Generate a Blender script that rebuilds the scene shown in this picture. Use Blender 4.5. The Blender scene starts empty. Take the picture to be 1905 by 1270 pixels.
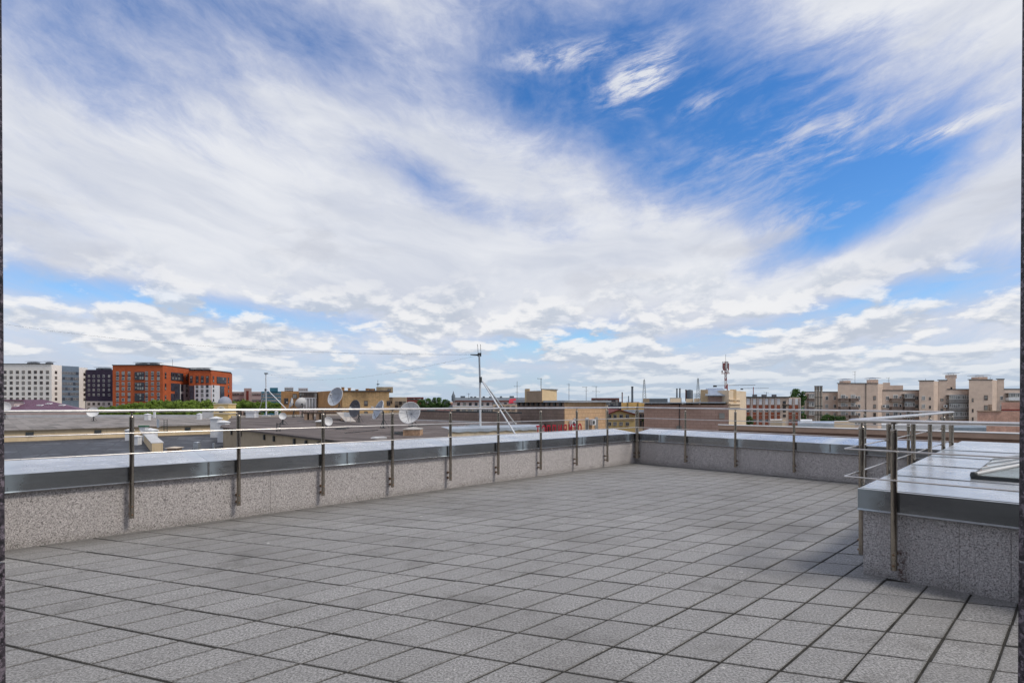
import bpy, bmesh, math, random
from mathutils import Vector, Matrix
random.seed(7)
R = math.radians
sc = bpy.context.scene
COL = sc.collection

# ------------------------------------------------------------------ camera
EYE = 1.30                      # eye height above the terrace paving
FPX, CX, HY = 1000.0, 952.5, 749.0   # focal length, centre column and horizon row of the photo (1905 px wide)
cam_d = bpy.data.cameras.new('camera')
cam = bpy.data.objects.new('camera', cam_d)
COL.objects.link(cam)
cam.location = (0, 0, EYE)
cam.rotation_euler = (R(90), 0, 0)
cam_d.sensor_width = 36
cam_d.lens = 36 * FPX / 1905
cam_d.shift_y = (HY - 635) / 1905
cam_d.clip_start = 0.05
cam_d.clip_end = 20000
sc.camera = cam

# ------------------------------------------------------------------ exposure
sc.view_settings.view_transform = 'Standard'
sc.view_settings.look = 'None'
sc.view_settings.gamma = 1
sc.view_settings.exposure = 0.0
sc.cycles.use_adaptive_sampling = True
sc.cycles.adaptive_threshold = 0.02
sc.cycles.adaptive_min_samples = 12
sc.cycles.max_bounces = 6
sc.cycles.diffuse_bounces = 3

# ------------------------------------------------------------------ sun
SUN_EL = R(53)
TO_SUN = Vector((0.95, -0.31, 0)).normalized()
SUN_AZ = math.atan2(TO_SUN.x, TO_SUN.y)      # clockwise from +Y
sun_d = bpy.data.lights.new('sun', 'SUN')
sun_d.energy = 2.4
sun_d.angle = R(14)
sun_d.color = (1.0, 0.93, 0.83)
sun = bpy.data.objects.new('sun', sun_d)
COL.objects.link(sun)
d = Vector((TO_SUN.x * math.cos(SUN_EL), TO_SUN.y * math.cos(SUN_EL), math.sin(SUN_EL)))
sun.rotation_euler = d.to_track_quat('Z', 'Y').to_euler()
sun.location = (30, -8, 45)

# ------------------------------------------------------------------ node arithmetic
class Nodes:
    """small wrapper so that node maths reads as arithmetic"""
    def __init__(s, tree): s.t = tree
    def new(s, kind, **kw):
        n = s.t.nodes.new(kind)
        for k, v in kw.items(): setattr(n, k, v)
        return n
    def put(s, sock, v):
        if isinstance(v, Val): s.t.links.new(v.k, sock)
        elif hasattr(v, 'is_output'): s.t.links.new(v, sock)
        else: sock.default_value = v
    def m(s, op, *a, clamp=False):
        n = s.new('ShaderNodeMath', operation=op, use_clamp=clamp)
        for i, v in enumerate(a): s.put(n.inputs[i], v)
        return Val(s, n.outputs[0])
    def vec(s, x=0.0, y=0.0, z=0.0):
        n = s.new('ShaderNodeCombineXYZ')
        for i, v in enumerate((x, y, z)): s.put(n.inputs[i], v)
        return n.outputs[0]
    def noise(s, vec, scale=1.0, detail=6.0, rough=0.55, dist=0.0, lac=2.0, dim='3D'):
        n = s.new('ShaderNodeTexNoise', noise_dimensions=dim)
        s.put(n.inputs['Vector'], vec); s.put(n.inputs['Scale'], scale); s.put(n.inputs['Detail'], detail)
        s.put(n.inputs['Roughness'], rough); s.put(n.inputs['Distortion'], dist); s.put(n.inputs['Lacunarity'], lac)
        return Val(s, n.outputs['Fac'])
    def step(s, v, lo, hi, a=0.0, b=1.0):
        n = s.new('ShaderNodeMapRange', interpolation_type='SMOOTHSTEP')
        s.put(n.inputs[0], v); s.put(n.inputs[1], lo); s.put(n.inputs[2], hi); s.put(n.inputs[3], a); s.put(n.inputs[4], b)
        return Val(s, n.outputs[0])
    def mix(s, f, a, b, blend='MIX'):
        n = s.new('ShaderNodeMix', data_type='RGBA', blend_type=blend)
        s.put(n.inputs[0], f); s.put(n.inputs[6], a); s.put(n.inputs[7], b)
        return n.outputs[2]
class Val:
    def __init__(s, g, k): s.g, s.k = g, k
    def __add__(s, o): return s.g.m('ADD', s, o)
    __radd__ = __add__
    def __sub__(s, o): return s.g.m('SUBTRACT', s, o)
    def __rsub__(s, o): return s.g.m('SUBTRACT', o, s)
    def __mul__(s, o): return s.g.m('MULTIPLY', s, o)
    __rmul__ = __mul__
    def __truediv__(s, o): return s.g.m('DIVIDE', s, o)
    def __rtruediv__(s, o): return s.g.m('DIVIDE', o, s)
    def clamp(s): return s.g.m('ADD', s, 0.0, clamp=True)

# ------------------------------------------------------------------ sky with clouds
def build_sky():
    w = bpy.data.worlds.new('World'); sc.world = w; w.use_nodes = True
    w.cycles.sampling_method = 'MANUAL'; w.cycles.sample_map_resolution = 256
    t = w.node_tree; t.nodes.clear(); g = Nodes(t)
    out = g.new('ShaderNodeOutputWorld'); bg = g.new('ShaderNodeBackground')
    t.links.new(bg.outputs[0], out.inputs[0])
    S = 0.10
    bg.inputs[1].default_value = S
    sky = g.new('ShaderNodeTexSky', sky_type='NISHITA')
    sky.sun_disc = False; sky.sun_elevation = SUN_EL; sky.sun_rotation = SUN_AZ
    sky.air_density = 1.0; sky.dust_density = 0.3; sky.ozone_density = 3.0; sky.altitude = 30
    co = g.new('ShaderNodeTexCoord')
    sep = g.new('ShaderNodeSeparateXYZ'); t.links.new(co.outputs['Generated'], sep.inputs[0])
    X, Y, Z = (Val(g, sep.outputs[i]) for i in range(3))
    az = g.m('ARCTAN2', X, Y)
    el = g.m('ARCSINE', Z)
    elp = g.m('MAXIMUM', el, 0.0)
    base = g.vec(az, el, 0.0)
    def blob(px, py, rx, ry, ang=0.0):
        """soft ellipse round a direction of the sky"""
        dx = px - CX
        a0 = math.atan(dx / FPX); e0 = math.atan((HY - py) / math.hypot(FPX, dx))
        ra = rx / FPX * math.cos(a0) ** 2; re = ry / FPX * math.cos(a0)
        mp = g.new('ShaderNodeMapping', vector_type='TEXTURE')
        t.links.new(base, mp.inputs[0])
        mp.inputs[1].default_value = (a0, e0, 0); mp.inputs[2].default_value = (0, 0, R(ang)); mp.inputs[3].default_value = (ra * 1.75, re * 1.75, 1)
        gr = g.new('ShaderNodeTexGradient', gradient_type='SPHERICAL'); t.links.new(mp.outputs[0], gr.inputs[0])
        return Val(g, gr.outputs['Fac'])
    def add(v, items, sign=1.0):
        for px, py, rx, ry, ang, dep in items:
            v = g.m('MULTIPLY_ADD', blob(px, py, rx, ry, ang), dep * sign, v)
        return v
    # domain warp shared by the layers
    wa = g.noise(g.vec(az * 2.0, el * 3.5, 3.1), 1.0, 4, 0.55) - 0.5
    wb = g.noise(g.vec(az * 2.0, el * 3.5, 8.7), 1.0, 4, 0.55) - 0.5
    # bowl-shaped bands of high cloud that dip towards the middle of the view
    bow = el - g.m('COSINE', (az - 0.12) * 2.0) * -0.16
    # ---- high cirrus veil
    cu = az * 1.7 + wa * 0.7
    cv = bow * 6.0 + wb * 1.3
    n1 = g.noise(g.vec(cu, cv, 1.7), 1.0, 6, 0.52, 0.15)
    n1b = g.noise(g.vec(az * 8.5 + wb * 2.0, bow * 14.5 + wa * 3.0, 5.3), 1.0, 9, 0.64, 0.0)
    # combed wisps: long thin fibres that fan out over the blue
    fib = g.noise(g.vec(az * 20.0 + wb * 5.0, bow * 46.0 + wa * 7.0, 9.4), 1.0, 6, 0.68, 0.0)
    holes = [  # blue openings of this day's sky: px, py, rx, ry, angle, depth
        (1235, 190, 235, 125, -10, 0.64), (1080, 120, 220, 90, 12, 0.30), (1330, 300, 170, 70, 0, 0.30), (1660, 310, 250, 80, 6, 0.72),
        (1520, 160, 210, 70, -6, 0.42), (1570, 425, 170, 60, 24, 0.72), (1430, 490, 90, 30, 10, 0.20), (790, 335, 95, 28, -22, 0.50), (960, 425, 120, 40, -12, 0.20), (1080, 440, 110, 45, -30, 0.16),
        (120, 60, 340, 85, -8, 0.34), (420, 20, 440, 60, -4, 0.38), (180, 200, 200, 28, -14, 0.13), (920, 30, 130, 80, -30, 0.22),
        (140, 537, 240, 24, -7, 0.42), (470, 588, 300, 20, -6, 0.44), (620, 578, 150, 26, -3, 0.34), (1010, 640, 130, 24, 4, 0.60), (1120, 610, 90, 26, 10, 0.30),
        (1600, 560, 330, 32, 10, 0.50), (1800, 545, 200, 34, 10, 0.22), (1500, 665, 170, 20, 4, 0.30), (800, 690, 420, 36, 0, 0.25), (1260, 640, 180, 22, 0, 0.22), (1120, 720, 500, 22, 0, 0.22)]
    cov = 0.80 + (n1 - 0.5) * 0.55 + (n1b - 0.5) * 0.62 + (fib - 0.5) * 0.32
    cov = add(cov, holes, -1.0)
    cov = add(cov, [(600, 430, 620, 130, -8, 0.28), (1000, 300, 230, 50, -22, 0.16), (1830, 280, 150, 60, 32, 0.55), (1620, 470, 320, 42, 20, 0.40),
                                     (1780, 110, 220, 70, 10, 0.26), (1600, 20, 280, 50, 0, 0.20), (1050, 520, 420, 70, 0, 0.30), (1420, 400, 60, 130, 20, 0.10),
                                     ], +1.0)
    # small torn wisps drifting over the blue, frayed by a fine fibre noise
    fray = g.noise(g.vec(az * 9.0 + el * 6.0 + wb * 3.0, el * 42.0 - az * 9.0 + wa * 5.0, 31.0), 1.0, 7, 0.66, 0.1)
    wisp = add(fray * 0.0, [(1205, 140, 62, 34, 26, 0.8), (1165, 160, 60, 18, 16, 0.4), (1060, 102, 92, 15, 3, 0.75), (1620, 278, 90, 10, 2, 0.6), (1745, 252, 110, 13, 12, 0.6), (1590, 375, 120, 30, 14, 0.7), (1300, 195, 40, 12, 10, 0.5),
                            (1400, 260, 220, 90, 30, 0.30), (1560, 240, 160, 24, 4, 0.40), (1150, 150, 160, 30, -8, 0.25), (1480, 330, 120, 60, 40, 0.25)])
    cov = cov + wisp * g.step(fray, 0.34, 0.68)
    cir = g.step(cov, 0.10, 0.96)
    # ---- puffy lower clouds, finer and flatter towards the horizon
    squash = 1.0 / (elp + 0.10)
    lu = az * 12.5 + wa * 0.8
    def cumulus(seed, scale, dv):
        return g.noise(g.vec(lu * scale, (g.m('LOGARITHM', elp + 0.06, math.e) + dv) * 5.4 * scale, seed), 1.0, 8, 0.55, 0.15)
    c0 = cumulus(11.3, 1.0, 0.0); c1 = cumulus(11.3, 1.0, 0.07)
    band = g.step(el, 0.02, 0.07) * g.step(el, 0.16, 0.42, 1.0, 0.0)
    low = g.step(el, 0.05, 0.24, 1.0, 0.0)
    puffcov = c0 + low * 0.04 + (g.noise(g.vec(az * 3.2, el * 11.0, 40.0), 1.0, 3, 0.5) - 0.5) * 0.42
    puffcov = add(puffcov, [(240, 610, 130, 26, 0, 0.12), (420, 640, 170, 30, 0, 0.10), (330, 570, 180, 22, -8, 0.12), (640, 570, 60, 18, 0, 0.14), (560, 563, 40, 14, 0, 0.12),
                                     (850, 600, 200, 40, 4, 0.10), (1110, 640, 70, 24, 0, 0.16), (1380, 590, 300, 50, 4, 0.08), (1700, 620, 250, 40, 4, 0.08), (400, 680, 90, 40, 0, 0.12), (1200, 690, 260, 34, 0, 0.10),
                                     (590, 450, 130, 55, 0, 0.10), (1860, 300, 110, 60, 30, 0.22), (1640, 470, 260, 36, 20, 0.12)], +1.0)
    puffcov = add(puffcov, [(1000, 640, 90, 20, 0, 0.14), (470, 590, 220, 18, -6, 0.12), (1560, 420, 160, 60, 24, 0.3), (1600, 560, 260, 24, 10, 0.12)], -1.0)
    puff = g.step(puffcov, 0.48, 0.60) * g.step(el, 0.14, 0.27, 1.0, 0.0)
    lit = g.step((c0 - c1) * 4.2 + 0.5 + (0.55 - c0) * 0.8, 0.15, 0.85)
    # ---- torn grey undersides drifting in front of the veil
    d0 = g.noise(g.vec(az * 5.0 + wa, el * 13.0 + wb * 1.2, 21.0), 1.0, 8, 0.58, 0.4)
    scrap = d0
    scrap = add(scrap, [(590, 440, 150, 70, 0, 0.12), (1110, 508, 60, 18, 0, 0.16), (1200, 520, 60, 14, -6, 0.12), (1290, 490, 120, 20, 8, 0.14), (850, 590, 140, 24, 3, 0.13), (60, 420, 110, 60, -14, 0.12),
                                     (1500, 600, 180, 20, 4, 0.12), (1700, 500, 160, 18, 8, 0.10), (1730, 645, 160, 16, 3, 0.12)], +1.0)
    scrap = g.step(scrap, 0.54, 0.74) * g.step(el, 0.26, 0.42, 1.0, 0.0)
    hz = g.step(el, 0.0, 0.16, 1.0, 0.0)
    # ---- colours (radiance; the background strength divides out)
    def c(r, gg, b): return (r / S, gg / S, b / S, 1)
    hs = g.new('ShaderNodeHueSaturation'); hs.inputs['Hue'].default_value = 0.506; hs.inputs['Saturation'].default_value = 1.32; hs.inputs['Value'].default_value = 1.55
    t.links.new(sky.outputs[0], hs.inputs['Color'])
    blue = hs.outputs[0]
    blue = g.mix(hz * 0.75, blue, c(0.34, 0.53, 0.74))
    fine = g.noise(g.vec(az * 3.0 + wa, bow * 12.0 + wb * 2.0, 14.0), 1.0, 6, 0.55, 0.2)
    veil = g.mix(g.step(fine, 0.3, 0.68), c(0.60, 0.64, 0.74), c(0.80, 0.82, 0.87))
    veil = g.mix(g.step(cov, 0.5, 1.0), c(0.55, 0.59, 0.75), veil)
    colr = g.mix(cir, blue, veil)
    colr = g.mix(scrap * 0.55, colr, c(0.56, 0.585, 0.66))
    pc = g.mix(lit, c(0.53, 0.585, 0.68), c(0.90, 0.90, 0.91))
    colr = g.mix(puff * 0.9, colr, pc)
    # distant rain haze low down
    colr = g.mix(g.step(el, -0.01, 0.10, 0.62, 0.0), colr, c(0.44, 0.56, 0.69))
    t.links.new(colr, bg.inputs[0])
build_sky()

# ------------------------------------------------------------------ materials
MATS = {}
def material(name, build):
    if name not in MATS:
        m = bpy.data.materials.new(name); m.use_nodes = True
        t = m.node_tree; g = Nodes(t)
        b = t.nodes['Principled BSDF']
        build(g, b, t); MATS[name] = m
    return MATS[name]
def geo_pos(g):
    n = g.new('ShaderNodeNewGeometry'); return n.outputs['Position']
def obj_pos(g):
    n = g.new('ShaderNodeTexCoord'); return n.outputs['Object']
def obj_rand(g):
    n = g.new('ShaderNodeObjectInfo'); return Val(g, n.outputs['Random'])
def xyz(g, v):
    s = g.new('ShaderNodeSeparateXYZ'); g.put(s.inputs[0], v); return [Val(g, s.outputs[i]) for i in range(3)]
def bump(g, b, h, strength=0.3, dist=0.01):
    n = g.new('ShaderNodeBump'); n.inputs['Strength'].default_value = strength; n.inputs['Distance'].default_value = dist
    g.put(n.inputs['Height'], h); g.put(b.inputs['Normal'], n.outputs[0])
def rgb(c): return (c[0], c[1], c[2], 1)
def mul(c, k): return (c[0] * k, c[1] * k, c[2] * k, 1)
def plaster(name, col, var=0.18, scale=0.6, rough=0.9, fine=6.0, bmp=0.0, rnd=0.0, streak=0.0, metallic=0.0, spec=0.3):
    """a wall, roof or paint colour with uneven weathering"""
    def f(g, b, t):
        p = geo_pos(g)
        n = g.noise(p, scale, 5, 0.6) * 0.65 + g.noise(p, scale * fine, 4, 0.6) * 0.35
        c = g.mix(g.step(n, 0.3, 0.7), mul(col, 1 - var), mul(col, 1 + var))
        if streak:
            x, y, z = xyz(g, p)
            s = g.noise(g.vec((x + y) * 3.0, z * 0.12, 0.0), 1.0, 5, 0.6)
            c = g.mix(g.step(s, 0.52, 0.72) * streak, c, mul(col, 0.5))
        if rnd:
            c = g.mix(obj_rand(g) * rnd, c, mul(col, 0.45))
        g.put(b.inputs['Base Color'], c)
        b.inputs['Roughness'].default_value = rough; b.inputs['Metallic'].default_value = metallic
        b.inputs['Specular IOR Level'].default_value = spec
        if bmp: bump(g, b, n, bmp, 0.02)
    return material(name, f)
def granite(name, dark, mid, light, size=1.0, pinkish=0.0, rough=0.7, grime=0.5, rust=None):
    def f(g, b, t):
        p = geo_pos(g)
        a = g.noise(p, 75 / size, 3, 0.75)
        v = g.noise(p, 160 / size, 2, 0.7)
        big = g.noise(p, 0.9, 4, 0.6)
        c = g.mix(g.step(a, 0.36, 0.62), rgb(dark), rgb(mid))
        c = g.mix(g.step(v, 0.50, 0.64), c, rgb(light))
        c = g.mix(g.step(g.noise(p, 58 / size, 2, 0.6), 0.40, 0.31) * 0.85, c, mul(dark, 0.5))
        c = g.mix(g.step(g.noise(p, 50 / size, 2, 0.6), 0.58, 0.68) * 0.5, c, rgb(light))
        if pinkish: c = g.mix(g.step(g.noise(p, 30, 3, 0.6), 0.5, 0.7) * pinkish, c, (0.40, 0.26, 0.22, 1))
        x, y, z = xyz(g, p)
        # darker band near the paving, and grime weeping under the coping
        weep = g.noise(g.vec((x - y) * 7.0, z * 0.6, 2.0), 1.0, 5, 0.62)
        c = g.mix((g.step(weep, 0.52, 0.75) * 0.35 + g.step(big, 0.5, 0.75) * 0.25) * grime, c, mul(mid, 0.45))
        low_band = g.step(z + (g.noise(p, 5, 4, 0.6) - 0.5) * 0.20, 0.10, 0.0)
        c = g.mix(low_band * 0.55 * grime, c, (0.10, 0.095, 0.07, 1))
        if rust:                                            # rust run below the fixings of the near post
            sb = (x - 2.689) * 0.6962 + (y - 4.114) * -0.7178 + (g.noise(p, 18, 3, 0.6) - 0.5) * 0.05
            dd = g.m('ABSOLUTE', sb - rust)
            run = g.step(dd, 0.006, 0.045, 1.0, 0.0) * g.step(z, 0.26, 0.20) * g.step(g.noise(p, 26, 4, 0.65), 0.40, 0.62)
            c = g.mix(run * 0.85, c, (0.075, 0.022, 0.010, 1))
        g.put(b.inputs['Base Color'], c)
        b.inputs['Roughness'].default_value = rough; b.inputs['Specular IOR Level'].default_value = 0.35
        bump(g, b, a, 0.25, 0.004)
    return material(name, f)
def steel(name, col, rough, streak=0.0, metallic=1.0, aniso=0.0):
    def f(g, b, t):
        p = obj_pos(g)
        n = g.noise(p, 9, 5, 0.6)
        c = g.mix(g.step(n, 0.35, 0.7), mul(col, 0.86), mul(col, 1.06))
        if streak: c = g.mix(g.step(g.noise(p, 35, 4, 0.7), 0.58, 0.8) * streak, c, (0.16, 0.07, 0.03, 1))
        g.put(b.inputs['Base Color'], c); b.inputs['Metallic'].default_value = metallic
        g.put(b.inputs['Roughness'], rough + (g.noise(p, 22, 4, 0.6) - 0.5) * 0.16)
    return material(name, f)

M_GRAN_A = granite('granite_wall', (0.17, 0.155, 0.15), (0.48, 0.44, 0.425), (0.76, 0.72, 0.695))
M_GRAN_D = granite('granite_block', (0.17, 0.162, 0.165), (0.53, 0.505, 0.505), (0.78, 0.76, 0.755), size=0.8, pinkish=0.12, rust=0.245)
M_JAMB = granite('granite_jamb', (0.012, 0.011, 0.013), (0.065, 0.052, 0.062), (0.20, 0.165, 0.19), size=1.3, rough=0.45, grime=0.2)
M_STEEL = steel('stainless_steel', (0.40, 0.355, 0.30), 0.20, 0.10)
M_RAIL = steel('stainless_rail', (0.74, 0.70, 0.66), 0.30)
M_BOLT = steel('rusty_fixing', (0.30, 0.20, 0.13), 0.5, 0.75)
M_DARKMETAL = plaster('dark_metal', (0.045, 0.05, 0.052), 0.2, 3, 0.45)
def _coping(g, b, t):
    tc = g.new('ShaderNodeTexCoord'); p = tc.outputs['Object']
    gx, gy, gz = xyz(g, tc.outputs['Generated'])
    n = g.noise(p, 3.0, 6, 0.6)
    x, y, z = xyz(g, p)
    brushed = g.noise(g.vec(x * 0.8, y * 60.0, z * 60.0), 1.0, 3, 0.6)
    c = g.mix(g.step(n, 0.3, 0.7), (0.27, 0.28, 0.29, 1), (0.33, 0.34, 0.35, 1))
    # unworn zinc bloom next to the sheet joints
    e = g.m('MINIMUM', gx, 1.0 - gx) + (g.noise(p, 5.0, 4, 0.6) - 0.5) * 0.14
    bloom = g.step(e, 0.02, 0.12, 1.0, 0.0)
    c = g.mix(bloom * 0.7, c, (0.50, 0.58, 0.62, 1))
    # upward faces painted paler for the bright sky they mirror
    nz = xyz(g, g.new('ShaderNodeNewGeometry').outputs['Normal'])[2]
    sky_sheen = g.step(nz, 0.75, 0.97) * (0.60 + (g.noise(p, 2.4, 5, 0.65) - 0.5) * 1.1)
    c = g.mix(sky_sheen, c, (0.72, 0.745, 0.78, 1))
    g.put(b.inputs['Base Color'], c)
    g.put(b.inputs['Metallic'], 0.90 - sky_sheen * 0.62)
    g.put(b.inputs['Roughness'], 0.20 + (brushed - 0.5) * 0.10 + bloom * 0.2 + sky_sheen * 0.10)
    bump(g, b, g.noise(g.vec(x * 2.2, y * 5.0, z * 5.0), 1.0, 3, 0.5), 0.07, 0.05)
M_COPING = material('galvanised_coping', _coping)
def _tile(g, b, t):
    p = geo_pos(g); r = obj_rand(g)
    a = g.noise(p, 85, 3, 0.75); v = g.noise(p, 40, 3, 0.65); big = g.noise(p, 0.55, 5, 0.6)
    c = g.mix(g.step(a, 0.34, 0.66), (0.125, 0.122, 0.119, 1), (0.42, 0.412, 0.402, 1))
    c = g.mix(g.step(v, 0.36, 0.30) * 0.8, c, (0.04, 0.04, 0.04, 1))
    c = g.mix(g.step(g.noise(p, 38, 2, 0.5), 0.69, 0.73), c, (0.55, 0.53, 0.50, 1))
    c = g.mix(r * 0.32, c, (0.15, 0.146, 0.14, 1))
    c = g.mix(g.step(big, 0.46, 0.68) * 0.5, c, (0.13, 0.122, 0.112, 1))
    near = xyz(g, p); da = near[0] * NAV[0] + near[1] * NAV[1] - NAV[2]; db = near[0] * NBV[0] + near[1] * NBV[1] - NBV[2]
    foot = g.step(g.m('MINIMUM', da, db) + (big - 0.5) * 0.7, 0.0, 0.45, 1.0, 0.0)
    c = g.mix(foot * 0.6, c, (0.075, 0.07, 0.062, 1))   # darker towards the foot of the parapets
    stain = g.noise(p, 1.9, 6, 0.68)
    c = g.mix(g.step(stain, 0.52, 0.72) * 0.45, c, (0.08, 0.075, 0.068, 1))
    # grime worked into the slab edges along the joints
    ux, uy, vx, vy = 0.1953 * EYE, -0.0669 * EYE, -0.2221 * EYE, -0.2058 * EYE; det = ux * vy - vx * uy
    qx = near[0] - 2.279 * EYE; qy = near[1] - 2.698 * EYE
    ca = (qx * vy - qy * vx) / det; cb = (qy * ux - qx * uy) / det
    def edge(k, spacing): return g.m('ABSOLUTE', g.m('FRACT', k + 0.5) - 0.5) * spacing
    de = g.m('MINIMUM', edge(ca, abs(det) / math.hypot(vx, vy)), edge(cb, abs(det) / math.hypot(ux, uy)))
    grime = g.step(de + (g.noise(p, 22, 4, 0.65) - 0.5) * 0.016, 0.008, 0.020, 1.0, 0.0)
    c = g.mix(grime * 0.26, c, (0.055, 0.053, 0.050, 1))
    vo = g.new('ShaderNodeTexVoronoi'); g.put(vo.inputs['Vector'], p); vo.inputs['Scale'].default_value = 1.5
    spot = g.step(Val(g, vo.outputs['Distance']) + (g.noise(p, 60, 3, 0.6) - 0.5) * 0.05, 0.030, 0.018)
    c = g.mix(spot * 0.8, c, (0.60, 0.585, 0.55, 1))        # droppings and paint spots
    g.put(b.inputs['Base Color'], c)
    g.put(b.inputs['Roughness'], 0.66 + (stain - 0.5) * 0.25)
    b.inputs['Specular IOR Level'].default_value = 0.4
    bump(g, b, a, 0.3, 0.003)
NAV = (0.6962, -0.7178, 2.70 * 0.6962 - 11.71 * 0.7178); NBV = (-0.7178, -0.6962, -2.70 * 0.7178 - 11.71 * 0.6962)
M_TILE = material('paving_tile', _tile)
M_JOINT = plaster('mortar_joint', (0.034, 0.032, 0.028), 0.6, 2.5, 0.95)

# ------------------------------------------------------------------ mesh helpers
class Mesh:
    def __init__(s): s.v, s.f, s.mi, s.sm = [], [], [], []
    def add(s, vs, fs, mi=0, smooth=False):
        o = len(s.v); s.v += [tuple(x) for x in vs]
        for f in fs: s.f.append([o + i for i in f]); s.mi.append(mi); s.sm.append(smooth)
        return s
    def box(s, c, size, mi=0, rz=0.0, tilt=None):
        hx, hy, hz = (k / 2 for k in size)
        m = Matrix.Rotation(rz, 3, 'Z')
        if tilt is not None: m = m @ tilt
        vs = [Vector(c) + m @ Vector((x, y, z)) for z in (-hz, hz) for y in (-hy, hy) for x in (-hx, hx)]
        return s.add(vs, [(0, 2, 3, 1), (4, 5, 7, 6), (0, 1, 5, 4), (2, 6, 7, 3), (0, 4, 6, 2), (1, 3, 7, 5)], mi)
    def span(s, x0, x1, y0, y1, z0, z1, mi=0):
        return s.box(((x0 + x1) / 2, (y0 + y1) / 2, (z0 + z1) / 2), (x1 - x0, y1 - y0, z1 - z0), mi)
    def prism(s, poly, z0, z1, mi=0, top=None):
        n = len(poly)
        a = sum(poly[i][0] * poly[(i + 1) % n][1] - poly[(i + 1) % n][0] * poly[i][1] for i in range(n))
        if a < 0: poly = poly[::-1]
        zz = (lambda i: z1[i]) if isinstance(z1, (list, tuple)) else (lambda i: z1)
        vs = [(x, y, z0) for x, y in poly] + [(poly[i][0], poly[i][1], zz(i)) for i in range(n)]
        s.add(vs, [(i, (i + 1) % n, n + (i + 1) % n, n + i) for i in range(n)] + [tuple(range(n))[::-1]], mi)
        s.add(vs[n:], [tuple(range(n))], mi if top is None else top)
        return s
    def tube(s, p0, p1, r0, r1=None, n=10, mi=0, caps=True):
        p0, p1 = Vector(p0), Vector(p1); r1 = r0 if r1 is None else r1
        ax = (p1 - p0).normalized(); u = ax.orthogonal().normalized(); w = ax.cross(u)
        cs = [(math.cos(2 * math.pi * i / n), math.sin(2 * math.pi * i / n)) for i in range(n)]
        vs = [p0 + (u * c + w * k) * r0 for c, k in cs] + [p1 + (u * c + w * k) * r1 for c, k in cs]
        s.add(vs, [(i, (i + 1) % n, n + (i + 1) % n, n + i) for i in range(n)], mi, True)
        if caps: s.add(vs, [tuple(range(n))[::-1], tuple(range(n, 2 * n))], mi)
        return s
    def path(s, pts, rx, ry=None, n=10, mi=0):
        """tube with an elliptic section (rx sideways, ry up) along a level-ish polyline"""
        ry = rx if ry is None else ry
        pts = [Vector(p) for p in pts]; vs = []; k = len(pts)
        for i, p in enumerate(pts):
            d0 = (pts[i] - pts[i - 1]).normalized() if i else (pts[1] - pts[0]).normalized()
            d1 = (pts[i + 1] - pts[i]).normalized() if i < k - 1 else d0
            d = (d0 + d1).normalized(); side = d.cross(Vector((0, 0, 1))).normalized(); up = side.cross(d)
            sc_ = 1.0 / max(0.5, d.dot(d1))
            for j in range(n):
                a = 2 * math.pi * j / n
                vs.append(p + side * math.cos(a) * rx * sc_ + up * math.sin(a) * ry)
        fs = [(i * n + j, i * n + (j + 1) % n, (i + 1) * n + (j + 1) % n, (i + 1) * n + j) for i in range(k - 1) for j in range(n)]
        s.add(vs, fs, mi, True)
        return s.add([vs[i] for i in range(n)] + vs[-n:], [tuple(range(n)), tuple(range(n, 2 * n))[::-1]], mi)
    def lathe(s, prof, n=16, mi=0, m=None):
        m = m or Matrix.Identity(4); vs = []
        for r, z in prof:
            for j in range(n):
                a = 2 * math.pi * j / n
                vs.append(m @ Vector((r * math.cos(a), r * math.sin(a), z)))
        fs = [(i * n + j, i * n + (j + 1) % n, (i + 1) * n + (j + 1) % n, (i + 1) * n + j) for i in range(len(prof) - 1) for j in range(n)]
        return s.add(vs, fs, mi, True)
    def data(s, name, mats):
        me = bpy.data.meshes.new(name); me.from_pydata(s.v, [], s.f)
        for m in (mats if isinstance(mats, (list, tuple)) else [mats]): me.materials.append(m)
        me.polygons.foreach_set('material_index', s.mi); me.polygons.foreach_set('use_smooth', s.sm)
        me.update(); return me
def link(name, me, parent=None, loc=(0, 0, 0), rz=0.0, scale=None):
    o = bpy.data.objects.new(name, me); COL.objects.link(o); o.location = loc
    if rz: o.rotation_euler = (0, 0, rz)
    if scale: o.scale = scale
    if parent: o.parent = parent
    return o
def put(name, mesh, mats, parent=None, loc=None, rz=0.0):
    """a mesh given in world coordinates becomes an object; loc re-bases its origin"""
    base = Vector(parent['base']) if parent is not None and 'base' in parent else Vector((0, 0, 0))
    if parent is not None and parent.parent is not None and 'base' in parent.parent: base = Vector((0, 0, 0))
    org = Vector(loc) if loc is not None else base
    if org.length: mesh.v = [tuple(Vector(v) - org) for v in mesh.v]
    return link(name, mesh.data(name, mats), parent, org - base if parent else org, rz)
def tag(o, label=None, cat=None, group=None, kind=None):
    if label: o['label'] = label
    if cat: o['category'] = cat
    if group: o['group'] = group
    if kind: o['kind'] = kind
    return o
ROOTS = []
def thing(name, label, cat, loc=(0, 0, 0), group=None, rz=0.0):
    o = bpy.data.objects.new(name, None); COL.objects.link(o); o.location = loc; o.rotation_euler = (0, 0, rz)
    o.empty_display_size = 0.2; o['base'] = tuple(loc); ROOTS.append(o)
    return tag(o, label, cat, group)
def at(px, py, Y):
    """point of the world seen at photo pixel (px, py), Y metres ahead"""
    return Vector(((px - CX) / FPX * Y, Y, EYE + (HY - py) / FPX * Y))
def on(px, py, z):
    """point at height z seen at that pixel"""
    return at(px, py, (EYE - z) * FPX / (py - HY))

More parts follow.
